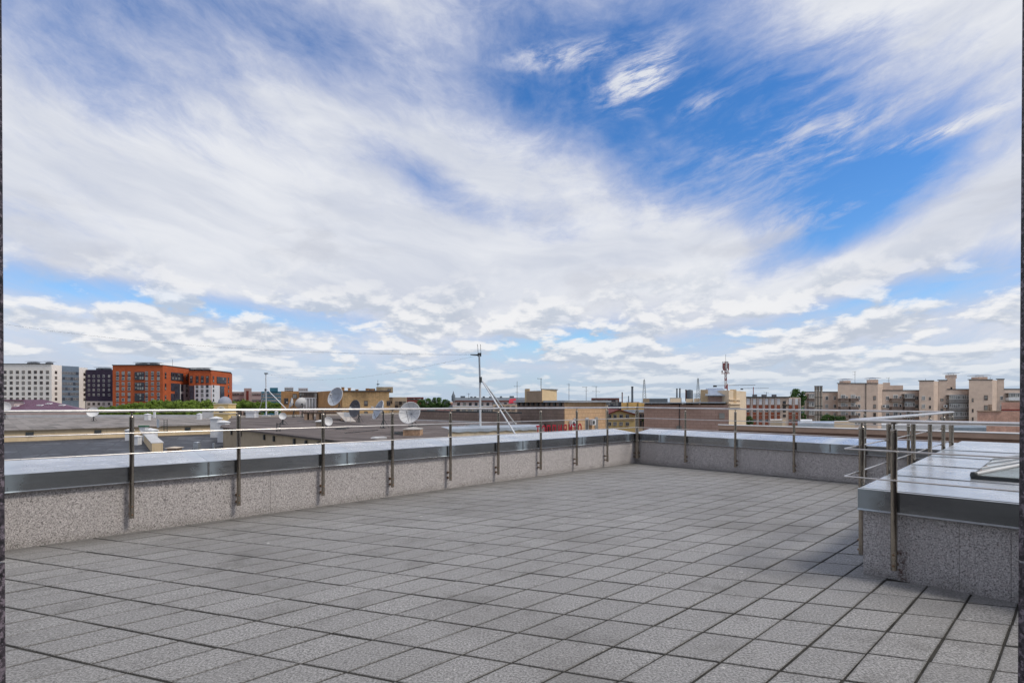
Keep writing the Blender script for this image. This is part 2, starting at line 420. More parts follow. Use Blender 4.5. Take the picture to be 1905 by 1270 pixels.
# ------------------------------------------------------------------ the terrace
A = Vector((0.7178, 0.6962, 0)); B = Vector((0.6962, -0.7178, 0))      # along the left parapet / along the far parapet
P_NEAR = Vector((-4.472, 4.755, 0)) - A * 1.6                            # left parapet goes on past the doorway
P_COR = Vector((2.70, 11.71, 0))
C0 = Vector((2.689, 4.114, 0))                                           # near corner of the raised skylight block
LB = (P_COR - C0).dot(-B) if False else (C0 - P_COR).dot(B)
P_BC = P_COR + B * LB                                                    # inner corner far parapet / block
D_END = C0 + B * 2.2
NA, NB, NC = B, -A, -B                                                   # faces towards the terrace

terr = put('terrace_floor', Mesh().prism([(-9, -3), (9, -3), (9, 13.5), (-9, 13.5)], -0.35, -0.0045), M_JOINT)
tag(terr, kind='structure')

def build_tiles():
    H = EYE
    o = Vector((2.279, 2.698, 0)) * H; u = Vector((0.1953, -0.0669, 0)) * H; v = Vector((-0.2221, -0.2058, 0)) * H
    un, vn = u.normalized(), v.normalized()
    def tile_mesh(k):
        rnd = random.Random(k)
        gu, gv = 0.0066, 0.0084; bv = 0.0022
        def corner(a, b_, ins, z):
            return u * a + v * b_ - un * (math.copysign(1, a) * (gu + ins)) - vn * (math.copysign(1, b_) * (gv + ins)) + Vector((0, 0, z))
        cs = [(-.5, -.5), (.5, -.5), (.5, .5), (-.5, .5)]
        j = [rnd.uniform(-0.0012, 0.0012) for _ in range(8)]
        top = [corner(a, b_, bv, 0) + Vector((j[2 * i], j[2 * i + 1], 0)) for i, (a, b_) in enumerate(cs)]
        mid = [corner(a, b_, 0, -0.0025) + Vector((j[2 * i], j[2 * i + 1], 0)) for i, (a, b_) in enumerate(cs)]
        bot = [corner(a, b_, 0, -0.03) for a, b_ in cs]
        m = Mesh(); vs = top + mid + bot
        fs = [(0, 1, 2, 3)[::-1]] + [(q, q + 4, (q + 1) % 4 + 4, (q + 1) % 4) for q in range(4)] + [(q + 4, q + 8, (q + 1) % 4 + 8, (q + 1) % 4 + 4) for q in range(4)]
        m.add(vs, fs); return m
    protos = []
    for k in range(5):
        me = tile_mesh(k).data('paving_tile', M_TILE)
        bm = bmesh.new(); bm.from_mesh(me); bmesh.ops.recalc_face_normals(bm, faces=bm.faces)
        if max(bm.faces, key=lambda f: f.calc_center_median().z).normal.z < 0: bmesh.ops.reverse_faces(bm, faces=bm.faces)
        bm.to_mesh(me); bm.free(); protos.append(me)
    cand = []
    for c in range(-45, 25):
        for r in range(-26, 16):
            p = o + u * (c + 0.5) + v * (r + 0.5)
            if p.y < 0.9 or (p - P_COR).dot(NA) < -0.1 or (p - P_COR).dot(NB) < -0.1: continue
            q = p - C0
            if q.dot(A) > 0.15 and q.dot(B) > 0.15: continue
            px = CX + FPX * p.x / p.y; py = HY + FPX * H / p.y
            if -160 < px < 2065 and py < 1420: cand.append((p.y, c, r, p, -60 < px < 1965 and py < 1330))
    cand.sort(key=lambda k: (not k[4], k[0]))
    rest = Mesh()
    for i, (_, c, r, p, vis) in enumerate(cand):
        rnd = random.Random(c * 1000 + r)
        sh = u * rnd.uniform(-0.006, 0.006) + v * rnd.uniform(-0.003, 0.003)
        me = protos[rnd.randrange(5)]
        if i < 300:
            t = link('paving_tile', me, terr, p + sh + Vector((0, 0, rnd.uniform(-0.002, 0.0015))))
            t.rotation_euler = (rnd.uniform(-.004, .004), rnd.uniform(-.004, .004), rnd.uniform(-.005, .005))
        else:
            rest.add([vv.co + p + sh + Vector((0, 0, rnd.uniform(-0.001, 0.001))) for vv in me.vertices], [list(f.vertices) for f in me.polygons])
    s = put('paving_tiles_beyond', rest, M_TILE, terr)
    s['kind'] = 'stuff'
build_tiles()

def lerp(a, b, k): return a + (b - a) * k

def parapet(name, label, p0, p1, nrm, ztop, zlip, gran, panel, coping_len, first=0.0, width=0.60, rise=0.075, back=0.55, ends=(0.0, 0.0)):
    """granite clad wall with a sheet metal coping; nrm looks on to the terrace"""
    L = (p1 - p0).length; ax = (p1 - p0).normalized(); rz = math.atan2(ax.y, ax.x)
    root = thing(name, label, 'parapet', p0)
    # core
    core = Mesh(); bk = -nrm * back
    e0, e1 = p0 - nrm * 0.025, p1 - nrm * 0.025
    core.prism([(e0.x, e0.y), (e1.x, e1.y), ((e1 + bk).x, (e1 + bk).y), ((e0 + bk).x, (e0 + bk).y)], -6.0, min(zlip) + 0.0)
    put('core', core, M_JOINT, root)
    # granite slabs, each a piece with an open joint
    n = max(1, round(L / panel)); w = L / n
    for i in range(n):
        s0 = p0 + ax * (i * w + 0.0010); s1 = p0 + ax * ((i + 1) * w - 0.0010); zt = lerp(*zlip, (i + .5) / n) + 0.03
        rnd = random.Random(i * 3 + int(L * 10)); off = nrm * rnd.uniform(-0.0025, 0.0015); bk2 = -nrm * 0.03
        m = Mesh(); a, b_ = s0 + off, s1 + off
        m.prism([(a.x, a.y), (b_.x, b_.y), ((b_ + bk2).x, (b_ + bk2).y), ((a + bk2).x, (a + bk2).y)], -0.05, zt)
        put('granite_slab', m, gran, root)
    # coping sheets
    if coping_len:
        cuts = [-ends[0]]; x = first
        while x < L + ends[1] - 0.15:
            if x > -ends[0] + 0.15: cuts.append(x)
            x += coping_len
        cuts.append(L + ends[1])
        for i in range(len(cuts) - 1):
            x0, x1 = cuts[i] + 0.001, cuts[i + 1] - 0.001
            m = Mesh(); vs = []
            for x in (x0, x1):
                k = x / L; zt = lerp(*ztop, k); zl = lerp(*zlip, k)
                prof = [(-width, zt + rise - 0.17), (-width, zt + rise), (0.018, zt + 0.002), (0.030, zt - 0.003), (0.031, zl + 0.013), (0.041, zl + 0.003), (0.039, zl), (0.024, zl + 0.010), (0.012, zl + 0.03)]
                for d_, z in prof: vs.append((x - x0, d_, z))
            np_ = 9
            m.add(vs, [(j, (j + 1) % np_, np_ + (j + 1) % np_, np_ + j) for j in range(np_)] + [tuple(range(np_))[::-1], tuple(range(np_, 2 * np_))])
            side = 1 if Vector((-ax.y, ax.x, 0)).dot(nrm) > 0 else -1
            if side < 0: m.v = [(a, -b_, c) for a, b_, c in m.v]; m.f = [f[::-1] for f in m.f]
            o = link('coping_sheet', m.data('coping_sheet', M_COPING), root, ax * x0, rz)
            if i:
                j = Mesh(); k = x0 / L; zt = lerp(*ztop, k); zl = lerp(*zlip, k); s_ = side
                j.span(-0.009, 0.009, min(s_ * 0.0315, s_ * 0.0345), max(s_ * 0.0315, s_ * 0.0345), zl + 0.014, zt - 0.006)
                for zz in (zl + 0.03, zl + 0.045):
                    for xx in (-0.028, 0.028): j.box((xx, s_ * 0.033, zz), (0.008, 0.006, 0.008))
                link('joint_strip', j.data('joint_strip', M_COPING), o, (0, 0, 0))
    return root

ZT_A, ZL_A = (0.672, 0.641), (0.508, 0.481)
ZT_B, ZL_B = (0.641, 0.607), (0.481, 0.452)
parapet('parapet_wall', 'long sunlit granite parapet with metal coping running along the left side', P_NEAR, P_COR, NA, ZT_A, ZL_A, M_GRAN_A, 1.35, 1.62, first=1.58, ends=(0.0, 0.02))
parapet('parapet_wall', 'shaded granite parapet with metal coping closing the far right end of the terrace', P_COR, P_BC, NB, ZT_B, ZL_B, M_GRAN_A, 1.36, 1.58, first=0.62, ends=(0.02, 0.5))

# raised block with the skylight: two granite faces and one metal lid
def block():
    root = thing('skylight_block', 'raised granite block under a broad metal lid at the right', 'parapet', C0)
    far = C0 + A * ((P_BC - C0).dot(A) + 0.02)
    m = Mesh(); q = [C0 + A * .025 + B * .025, D_END + A * .025, D_END + A * 5.2, C0 + A * 5.2 + B * .025]
    m.prism([(p.x, p.y) for p in q], -6, 0.47); put('core', m, M_JOINT, root)
    # granite slabs: front face (three) and side face
    for s0, s1 in ((0.0, 0.566), (0.568, 0.829), (0.831, 1.421), (1.423, 2.2)):
        m = Mesh(); a, b_ = C0 + B * s0, C0 + B * s1
        m.prism([(p.x, p.y) for p in (a, b_, b_ + A * .03, a + A * .03)], -0.05, 0.51); put('granite_slab', m, M_GRAN_D, root)
    L = (far - C0).length
    for i in range(5):
        m = Mesh(); a, b_ = C0 + A * (0.032 + (L - .032) * i / 5), C0 + A * (0.028 + (L - .032) * (i + 1) / 5)
        m.prism([(p.x, p.y) for p in (a, b_, b_ + B * .03, a + B * .03)], -0.05, 0.51); put('granite_slab', m, M_GRAN_D, root)
    # lid: apron sheets in front and at the side, then the roof sheets with low seams
    zt0, zl0 = 0.648, 0.484
    def apron(p, ax, ln, out, name):
        rz = math.atan2(ax.y, ax.x); m = Mesh(); vs = []
        lp = Vector((-ax.y, ax.x, 0)).dot(out)
        for x in (0, ln):
            for d_, z in ((0.0, zt0 - 0.012), (0.018, zt0 + 0.002), (0.030, zt0 - 0.003), (0.031, zl0 + 0.014), (0.043, zl0 + 0.003), (0.040, zl0), (0.012, zl0 + 0.02)):
                vs.append((x, d_ * lp, z))
        n = 7; m.add(vs, [(j, (j + 1) % n, n + (j + 1) % n, n + j) for j in range(n)] + [tuple(range(n))[::-1], tuple(range(n, 2 * n))])
        if lp < 0: m.f = [f[::-1] for f in m.f]
        link(name, m.data(name, M_COPING), root, p - C0, rz)
    apron(C0 - B * 0.030, B, 2.23, -A, 'coping_sheet')
    apron(C0 + A * 0.002, A, L - 0.07, -B, 'coping_sheet')
    def zl(p): return zt0 + 0.004 + 0.0125 * max(0, (p - C0).dot(A))
    s_cut = [-0.018, 0.9, 1.9, 2.9, 3.9, 5.75]
    for i in range(5):
        for (b0, b1) in ((-0.018, 1.05), (1.05, 2.2)):
            if b0 > 1 and i < 4 and i > 0: pass
            q = [C0 + A * (s_cut[i] + .001) + B * (b0 + .001), C0 + A * (s_cut[i] + .001) + B * (b1 - .001), C0 + A * (s_cut[i + 1] - .001) + B * (b1 - .001), C0 + A * (s_cut[i + 1] - .001) + B * (b0 + .001)]
            m = Mesh(); rnd = random.Random(i + int(b0 * 7)); e = rnd.uniform(0, .0015)
            vs = [(p.x, p.y, zl(p) + e - 0.012) for p in q] + [(p.x, p.y, zl(p) + e) for p in q]
            fs = [(0, 1, 2, 3), (4, 7, 6, 5), (0, 4, 5, 1), (1, 5, 6, 2), (2, 6, 7, 3), (3, 7, 4, 0)]
            m.add(vs, fs)
            put('lid_sheet', m, M_COPING, root)
    for i in range(1, 5):
        m = Mesh(); a = C0 + A * s_cut[i]; z = zl(a)
        m.box(a + B * 1.09 + Vector((0, 0, z + 0.003)), (2.2, 0.016, 0.010), 0, math.atan2(B.y, B.x)); put('lid_seam', m, M_COPING, root)
    return root
block()
for o in bpy.data.objects:
    if o.name.startswith(('lid_sheet', 'coping_sheet')) and o.type == 'MESH':
        bm = bmesh.new(); bm.from_mesh(o.data); bmesh.ops.recalc_face_normals(bm, faces=bm.faces); bm.to_mesh(o.data); bm.free()

# ------------------------------------------------------------------ glass skylight on the block
def _glass(g, b, t):
    b.inputs['Base Color'].default_value = (0.80, 0.86, 0.84, 1); b.inputs['Roughness'].default_value = 0.04
    b.inputs['Transmission Weight'].default_value = 0.85; b.inputs['IOR'].default_value = 1.45
M_GLASS = material('clear_glass', _glass)
M_WHITE = plaster('white_paint', (0.72, 0.72, 0.70), 0.10, 2, 0.6)
def skylight():
    k = on(1812, 889, 0.672); k.z = 0
    wB, wA, h = 1.5, 1.75, 0.22
    root = thing('skylight', 'low hipped glass skylight with dark curb on the metal lid', 'skylight', (k.x, k.y, 0.65))
    c = [k, k + B * wB, k + B * wB + A * wA, k + A * wA]
    zc = 0.692
    for i in range(4):
        a, b_ = c[i], c[(i + 1) % 4]; ax = (b_ - a).normalized(); m = Mesh()
        ext = 0.02 if i % 2 == 0 else -0.0205
        mid = (a + b_) / 2; m.box((mid.x, mid.y, zc - 0.028), ((b_ - a).length + 2 * ext, 0.04, 0.06), 0, math.atan2(ax.y, ax.x)); put('curb', m, M_DARKMETAL, root)
    r0 = k + B * (wB / 2) + A * (wA * 0.36); r1 = k + B * (wB / 2) + A * (wA * 0.64); zr = zc + h
    def P(v, z): return Vector((v.x, v.y, z))
    faces = [[P(c[0], zc), P(c[1], zc), P(r0, zr)], [P(c[1], zc), P(c[2], zc), P(r1, zr), P(r0, zr)], [P(c[2], zc), P(c[3], zc), P(r1, zr)], [P(c[3], zc), P(c[0], zc), P(r0, zr), P(r1, zr)]]
    for f in faces:
        nn = (f[1] - f[0]).cross(f[2] - f[0]).normalized() * 0.008
        n = len(f); m = Mesh(); m.add([p for p in f] + [p + nn for p in f], [tuple(range(n))[::-1], tuple(range(n, 2 * n))] + [(i, (i + 1) % n, n + (i + 1) % n, n + i) for i in range(n)])
        put('glass_pane', m, M_GLASS, root)
    for p, q in ((c[0], r0), (c[1], r0), (c[2], r1), (c[3], r1)):
        put('glazing_bar', Mesh().tube(P(p, zc + 0.01), P(q, zr + 0.01), 0.016, n=8), M_WHITE, root)
    put('ridge_bar', Mesh().tube(P(r0, zr + 0.012), P(r1, zr + 0.012), 0.018, n=8), M_WHITE, root)
    for fr in (0.33, 0.66):
        p, q = k + A * (wA * fr), lerp(r0, r1, 0.2 if fr < .5 else 0.8)
        put('glazing_bar', Mesh().tube(P(p, zc + 0.01), P(q, zr + 0.01), 0.012, n=8), M_WHITE, root)
    put('corner_knob', Mesh().lathe([(0, -.03), (.022, -.025), (.028, 0), (.022, .025), (0, .03)], 10, 0, Matrix.Translation(P(k, zc + 0.004))), M_DARKMETAL, root)
skylight()

# ------------------------------------------------------------------ stainless railings
def fillet(pts, r=0.05, n=5):
    out = [Vector(pts[0])]
    for i in range(1, len(pts) - 1):
        p = Vector(pts[i]); a = (Vector(pts[i - 1]) - p).normalized(); b_ = (Vector(pts[i + 1]) - p).normalized()
        s0, s1 = p + a * r, p + b_ * r
        for k in range(n + 1):
            t = k / n; out.append(s0 * (1 - t) ** 2 + p * 2 * t * (1 - t) + s1 * t * t)
    out.append(Vector(pts[-1])); return out
OFF = 0.068
POST_R = 0.0215
def post(root, base, nrm, zb, zt, zrail, rods, standoffs=True):
    """one upright with cap, saddle stem, wall fixings and rod holders"""
    p = put('post', Mesh().tube((base.x, base.y, zb), (base.x, base.y, zt), POST_R, n=16), M_STEEL, root, loc=(base.x, base.y, zb))
    o = Vector((0, 0, 0)); H = zt - zb
    link('cap', Mesh().lathe([(0, 0.012), (.012, .0105), (.0225, .004), (.0228, -.012), (.0216, -.014)][::-1], 14).data('cap', M_STEEL), p, (0, 0, H))
    m = Mesh().tube((0, 0, 0.008), (0, 0, zrail - zt - 0.012), 0.0075, n=8); m.box((0, 0, zrail - zt - 0.016), (0.045, 0.034, 0.005), 0, math.atan2(A.y, A.x))
    link('stem', m.data('stem', M_STEEL), p, (0, 0, H))
    for k, h in enumerate((0.035, 0.115)):
        m = Mesh().tube(-nrm * (OFF + 0.0), -nrm * (POST_R * 0.8), 0.0085, n=8).tube(-nrm * (OFF - 0.001), -nrm * (OFF - 0.008), 0.017, n=10)
        m.tube(nrm * (POST_R * 0.9), nrm * (POST_R + 0.008), 0.0095, 0.006, n=8)
        link('bolt', m.data('bolt', M_BOLT), p, (0, 0, h))
    for z in rods:
        m = Mesh().tube(nrm * (POST_R * 0.8), nrm * (POST_R + 0.014), 0.009, n=8)
        link('rod_holder', m.data('rod_holder', M_STEEL), p, (0, 0, z - zb))
    return p
def railing(label, line, nrms, zs, posts):
    """line: plan points of the rail axis; zs: heights (rail, upper rod, lower rod, post foot) per plan point"""
    root = thing('railing', label, 'railing', line[0])
    put('top_rail', Mesh().path(fillet([(p.x, p.y, z[0]) for p, z in zip(line, zs)], 0.045), 0.024, 0.0145, 14), M_RAIL, root)
    dr = POST_R + 0.014
    rl = [p + n * dr for p, n in zip(line, nrms)]
    for k in (1, 2):
        put('rod', Mesh().path(fillet([(p.x, p.y, z[k]) for p, z in zip(rl, zs)], 0.03), 0.0062, None, 8), M_RAIL, root)
    for p, n, z in posts:
        post(root, p, n, z[3], z[0] - 0.062, z[0], z[1:3])
    return root
def along(p0, p1, px):
    """point of the plan line p0-p1 seen in photo column px"""
    k = (px - CX) / FPX; d_ = p1 - p0
    return p0 + d_ * ((k * p0.y - p0.x) / (d_.x - k * d_.y))
def zat(p, p0, p1, z0, z1):
    k = (p - p0).dot(p1 - p0) / (p1 - p0).length_squared
    return [lerp(a, b_, k) for a, b_ in zip(z0, z1)]
ZA0, ZA1, ZB1 = (1.228, 1.008, 0.806, 0.170), (1.200, 0.974, 0.774, 0.105), (1.163, 0.949, 0.738, 0.080)
a0, a1 = P_NEAR + NA * OFF, P_COR + NA * OFF + A * -OFF
pA = [along(a0, a1, px) for px in (245, 444, 601, 730, 838, 927, 1006, 1073, 1130)] + [a1 - A * 0.02]
pA.insert(0, pA[0] - (pA[1] - pA[0]))
railing('stainless steel railing on posts fixed along the left parapet', [a0, a1], [NA, NA], [ZA0, ZA1], [(p, NA, zat(p, a0, a1, ZA0, ZA1)) for p in pA])
b0, b1 = P_COR + NB * OFF + B * OFF, P_BC + NB * OFF - B * OFF
pB = [b0 + B * 0.02] + [along(b0, b1, px) for px in (1275, 1368, 1477, 1609, 1690)] + [b1 - B * 0.02]
railing('stainless steel railing on posts across the far end of the terrace', [b0, b1], [NB, NB], [ZA1, ZB1], [(p, NB, zat(p, b0, b1, ZA1, ZB1)) for p in pB])
cA = C0 - B * OFF + A * (LB * 0 + (P_BC - C0).dot(A) - OFF); cC = C0 - B * OFF - A * OFF; cD = D_END - A * OFF
pC = [along(cC, cA, px) for px in (1603, 1654, 1699, 1730, 1755)] + [cA - A * 0.06]
pD = [along(cC, cD, 1663), along(cC, cD, 1663) + B * 1.15]
railing('stainless steel railing bending round the raised skylight block', [cA, cC, cD], [-B, (-A - B), -A], [ZB1, ZB1, ZB1], [(p, -B, ZB1) for p in pC] + [(p, -A, ZB1) for p in pD])
# stain below the fixings of the near block post
# ------------------------------------------------------------------ doorway jambs either side of the camera
def jamb(px_bot, px_top, side, label):
    y1 = 1.02; root = thing('door_jamb', label, 'door jamb', ((px_bot - CX) / FPX * y1, y1, 0), group='granite door jambs')
    xb = lambda z: (lerp(px_bot, px_top, (z - EYE + 0.53) / 1.29) - CX) / FPX * y1
    zs = [-0.05, 0.998, 1.002, 2.6]
    for z0, z1 in ((zs[0], zs[1]), (zs[2], zs[3])):
        m = Mesh(); vs = []
        for z in (z0, z1):
            x = xb(z); vs += [(x, y1, z), (x + side * 0.45, y1, z), (x + side * 0.45, y1 - 0.16, z), (x, y1 - 0.16, z)]
        fs = [(0, 1, 2, 3), (7, 6, 5, 4), (0, 4, 5, 1), (1, 5, 6, 2), (2, 6, 7, 3), (3, 7, 4, 0)]
        if side > 0: fs = [f[::-1] for f in fs]
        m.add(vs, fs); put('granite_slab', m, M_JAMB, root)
def house_wall():
    r = thing('house_wall', 'granite clad house wall with the doorway that frames the view', 'wall', (0, 0.86, 0))
    for x0, x1, z0, z1 in ((-8.2, -4.8, -0.05, 3.6), (-4.796, -1.42, -0.05, 3.6), (1.42, 4.2, -0.05, 3.6), (4.204, 8.2, -0.05, 3.6), (-1.416, 1.416, 2.62, 3.6)):
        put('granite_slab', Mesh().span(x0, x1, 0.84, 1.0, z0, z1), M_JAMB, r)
house_wall()
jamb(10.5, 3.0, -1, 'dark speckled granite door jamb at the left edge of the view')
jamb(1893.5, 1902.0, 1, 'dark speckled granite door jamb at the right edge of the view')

# ------------------------------------------------------------------ the city around
G = -22.0
gm = Mesh(); gm.add([(-9000, -3000, G), (9000, -3000, G), (9000, 14000, G), (-9000, 14000, G)], [(0, 1, 2, 3)])
M_GROUND = plaster('city_ground', (0.10, 0.105, 0.09), 0.45, 0.02, 0.95)
tag(put('ground', gm, M_GROUND), kind='structure')

def _pane(g, b, t):
    r = obj_rand(g); p = obj_pos(g); x, y, z = xyz(g, p)
    c = g.mix(g.step(r, 0.55, 1.0), (0.022, 0.026, 0.034, 1), (0.16, 0.17, 0.18, 1))
    blind = g.step(z + (r - 0.5) * 1.6, 0.10, 0.13)
    c = g.mix(blind * g.step(r, 0.25, 0.35) * 0.65, c, (0.34, 0.33, 0.30, 1))
    g.put(b.inputs['Base Color'], c); b.inputs['Roughness'].default_value = 0.12; b.inputs['Specular IOR Level'].default_value = 0.6
M_PANE = material('window_pane', _pane)
M_FRAME_W = plaster('window_frame_white', (0.46, 0.46, 0.46), 0.12, 1, 0.6, rnd=0.5)
M_FRAME_B = plaster('window_frame_brown', (0.16, 0.11, 0.08), 0.2, 1, 0.7, rnd=0.3)
M_FRAME_D = plaster('window_frame_dark', (0.05, 0.05, 0.06), 0.2, 1, 0.6)
WIN = {}
def win_mesh(style, frame):
    k = (style, frame.name)
    if k not in WIN:
        m = Mesh(); t = 0.10
        m.span(-.5, .5, -.02, .05, -.5, -.5 + t, 0).span(-.5, .5, -.02, .05, .5 - t, .5, 0)
        m.span(-.5, -.5 + t, -.02, .05, -.5 + t, .5 - t, 0).span(.5 - t, .5, -.02, .05, -.5 + t, .5 - t, 0)
        m.span(-.5 + t, .5 - t, .01, .05, -.5 + t, .5 - t, 1)
        if style >= 2: m.span(-.04, .04, -.015, .01, -.5 + t, .5 - t, 0)
        if style >= 3:
            for x in (-.27, .27): m.span(x - .03, x + .03, -.015, .01, -.5 + t, .5 - t, 0)
        if style >= 4: m.span(-.5 + t, .5 - t, -.012, .009, -.04, .04, 0)
        WIN[k] = m.data('window', [frame, M_PANE])
    return WIN[k]
def V2(v): return Vector((v[0], v[1], 0))
def windows(root, p0, p1, xs, zs, w, h, style=2, frame=None, name='window', skip=(), sill=None):
    p0, p1 = V2(p0), V2(p1); d_ = (p1 - p0); L = d_.length; d_ = d_ / L; n = Vector((d_.y, -d_.x, 0)); rz = math.atan2(d_.y, d_.x)
    base = Vector(root['base']); out = []
    for i, x in enumerate(xs):
        for j, z in enumerate(zs):
            if (i, j) in skip: continue
            p = p0 + d_ * (x * L) + n * 0.06 + Vector((0, 0, z))
            o = link(name, win_mesh(style, frame or M_FRAME_W), root, p - base, rz, (w, 1, h))
            out.append(o)
    return out
def wall_box(root, name, p0, p1, depth, z0, z1, mat, mats2=None, top=None):
    """box behind the line p0-p1 (left to right as seen)"""
    p0, p1 = V2(p0), V2(p1); d_ = (p1 - p0).normalized(); n = Vector((d_.y, -d_.x, 0))
    q = [p0, p1, p1 * (1 + depth / p1.y), p0 * (1 + depth / p0.y)]
    return put(name, Mesh().prism([(p.x, p.y) for p in q], z0, z1, 0, 1 if mats2 else None), [mat, mats2] if mats2 else mat, root)
def face_panel(root, name, p0, p1, x0, x1, z0, z1, mat, proud=0.10, back=0.05):
    """slab standing proud of a facade between fractions x0..x1"""
    p0, p1 = V2(p0), V2(p1); d_ = p1 - p0; n = Vector((d_.y, -d_.x, 0)).normalized()
    a, b_ = p0 + d_ * x0, p0 + d_ * x1
    q = [a + n * proud, b_ + n * proud, b_ - n * back, a - n * back]
    return put(name, Mesh().prism([(p.x, p.y) for p in q], z0, z1), mat, root)
def pt(px, Y): return Vector(((px - CX) / FPX * Y, Y, 0))
def zz(py, Y): return EYE + (HY - py) / FPX * Y
def fr(n, a=0.0, b=1.0): return [a + (b - a) * (i + .5) / n for i in range(n)]
M_TAR = plaster('roof_felt', (0.10, 0.085, 0.08), 0.3, 0.25, 0.95)
M_ROOFGREY = plaster('roof_grey', (0.14, 0.14, 0.15), 0.25, 0.4, 0.9)
M_GALV = plaster('zinc_sheet', (0.42, 0.46, 0.50), 0.15, 0.8, 0.4, metallic=0.6)
def roof_vent(root, px, Y, py, w, h, capw=1.5, mat=None):
    """small stack with a hovering cap"""
    p = at(px, py, Y + 4)
    o = put('roof_vent', Mesh().span(p.x - w / 2, p.x + w / 2, p.y - w / 2, p.y + w / 2, p.z - 0.4, p.z + h), mat or M_ROOFGREY, root)
    b_ = Vector(root['base'])
    m = Mesh(); cw = w * capw / 2; m.add([(-cw, -cw, 0), (cw, -cw, 0), (cw, cw, 0), (-cw, cw, 0), (-cw, -cw, .12), (cw, -cw, .12), (cw, cw, .12), (-cw, cw, .12), (0, 0, .5)], [(3, 2, 1, 0), (0, 1, 5, 4), (1, 2, 6, 5), (2, 3, 7, 6), (3, 0, 4, 7), (4, 5, 8), (5, 6, 8), (6, 7, 8), (7, 4, 8)])
    m.tube((-w * .4, 0, -.5), (-w * .4, 0, .02), .05, n=5).tube((w * .4, 0, -.5), (w * .4, 0, .02), .05, n=5)
    m.v = [(x, y, z * .7) for x, y, z in m.v]
    link('vent_cap', m.data('vent_cap', M_GALV), o, Vector((p.x, p.y, p.z + h + 0.45)) - b_ - o.location)

# ---- white apartment block, far left
def white_block():
    Y = 300.0; zt = zz(677, Y)
    M = plaster('white_render', (0.80, 0.76, 0.71), 0.06, 0.08, 0.9, streak=0.15)
    MB = plaster('slate_blue_panel', (0.15, 0.20, 0.26), 0.15, 0.2, 0.6)
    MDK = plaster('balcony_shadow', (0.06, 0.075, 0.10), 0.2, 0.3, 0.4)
    e0, e1, e2, e3, e4 = pt(-60, Y), pt(96, Y), pt(115, Y + 6), pt(147, Y + 14), pt(163, Y + 20)
    root = thing('apartment_block', 'white apartment block with small square windows at the far left', 'building', (e1.x, e1.y, G))
    wall_box(root, 'wall', e0, e1, 30, G, zt, M, M_ROOFGREY); wall_box(root, 'wall', e1, e2, 24, G, zt - 0.35, M, M_ROOFGREY)
    wall_box(root, 'glazed_bay', e2, e3, 22, G, zz(680.5, Y + 8), MB, M_ROOFGREY); wall_box(root, 'wall', e3, e4, 22, G, zz(683.5, Y + 16), M, M_ROOFGREY)
    zs = [zz(y, Y) for y in (692, 702, 712, 722, 732, 742)]
    L = 156.0
    windows(root, e0, e1, [(x + 60) / L for x in (-13, -2, 9.5, 21, 32.5, 43.5, 55, 66, 77, 88.5)], zs, 1.65, 1.75, 2, M_FRAME_B)
    windows(root, e1, e2, [0.42], zs, 1.4, 1.7, 2, M_FRAME_B); windows(root, e3, e4, [0.62], [zz(y, Y + 16) for y in (696, 705.5, 715, 724.5, 733.5, 742.5)], 1.4, 1.7, 2, M_FRAME_B)
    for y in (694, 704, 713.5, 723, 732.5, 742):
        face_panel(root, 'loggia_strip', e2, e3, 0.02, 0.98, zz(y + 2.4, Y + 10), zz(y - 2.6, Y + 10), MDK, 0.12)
    windows(root, V2(e2) + Vector((0, -.15, 0)), V2(e3) + Vector((0, -.15, 0)), fr(6, .04, .96), [zz(y, Y + 10) for y in (694, 704, 713.5, 723, 732.5, 742)], 1.2, 1.3, 2, M_FRAME_W, skip={(0, 1), (3, 1), (4, 2), (1, 3), (5, 0), (2, 4), (0, 5), (3, 5), (4, 3)})
    for px, w in ((56, 3.0), (66, 4.6), (92, 4.0)): roof_vent(root, px, Y, 677, w * .6, .8, 1.8)
    put('parapet_cap', Mesh().box(((e0.x + e1.x) / 2, Y - .1, zt + .12), (e1.x - e0.x, .7, .28)), M_DARKMETAL, root)
white_block()

# ---- dark aubergine block
def dark_block():
    Y = 318.0; M = plaster('aubergine_render', (0.040, 0.030, 0.055), 0.2, 0.2, 0.85); MC = plaster('cream_base', (0.50, 0.45, 0.43), 0.1, 0.2, 0.9)
    p0, p1 = pt(160, Y), pt(211, Y)
    root = thing('apartment_block', 'dark aubergine apartment block between the white one and the orange one', 'building', (p0.x, p0.y, G))
    wall_box(root, 'wall', p0, p1, 20, zz(746, Y), zz(687.5, Y), M, M_ROOFGREY); wall_box(root, 'base_storey', p0, p1, 19.9, G, zz(746, Y) - .01, MC)
    zs = [zz(y, Y) for y in (699.5, 708, 716.5, 725, 734)]
    windows(root, p0, p1, [(x - 160) / 51 for x in (165.5, 174.5, 183.5, 193, 203)], zs, 1.2, 1.5, 2, M_FRAME_W)
    windows(root, p0, p1, [(x - 160) / 51 for x in (165.5, 174.5, 184, 193, 203)], [zz(751, Y), zz(760, Y)], 1.5, 1.6, 2, M_FRAME_B)
    for px in (187, 200): roof_vent(root, px, Y, 687.5, 3.0, .8, 1.7)
dark_block()

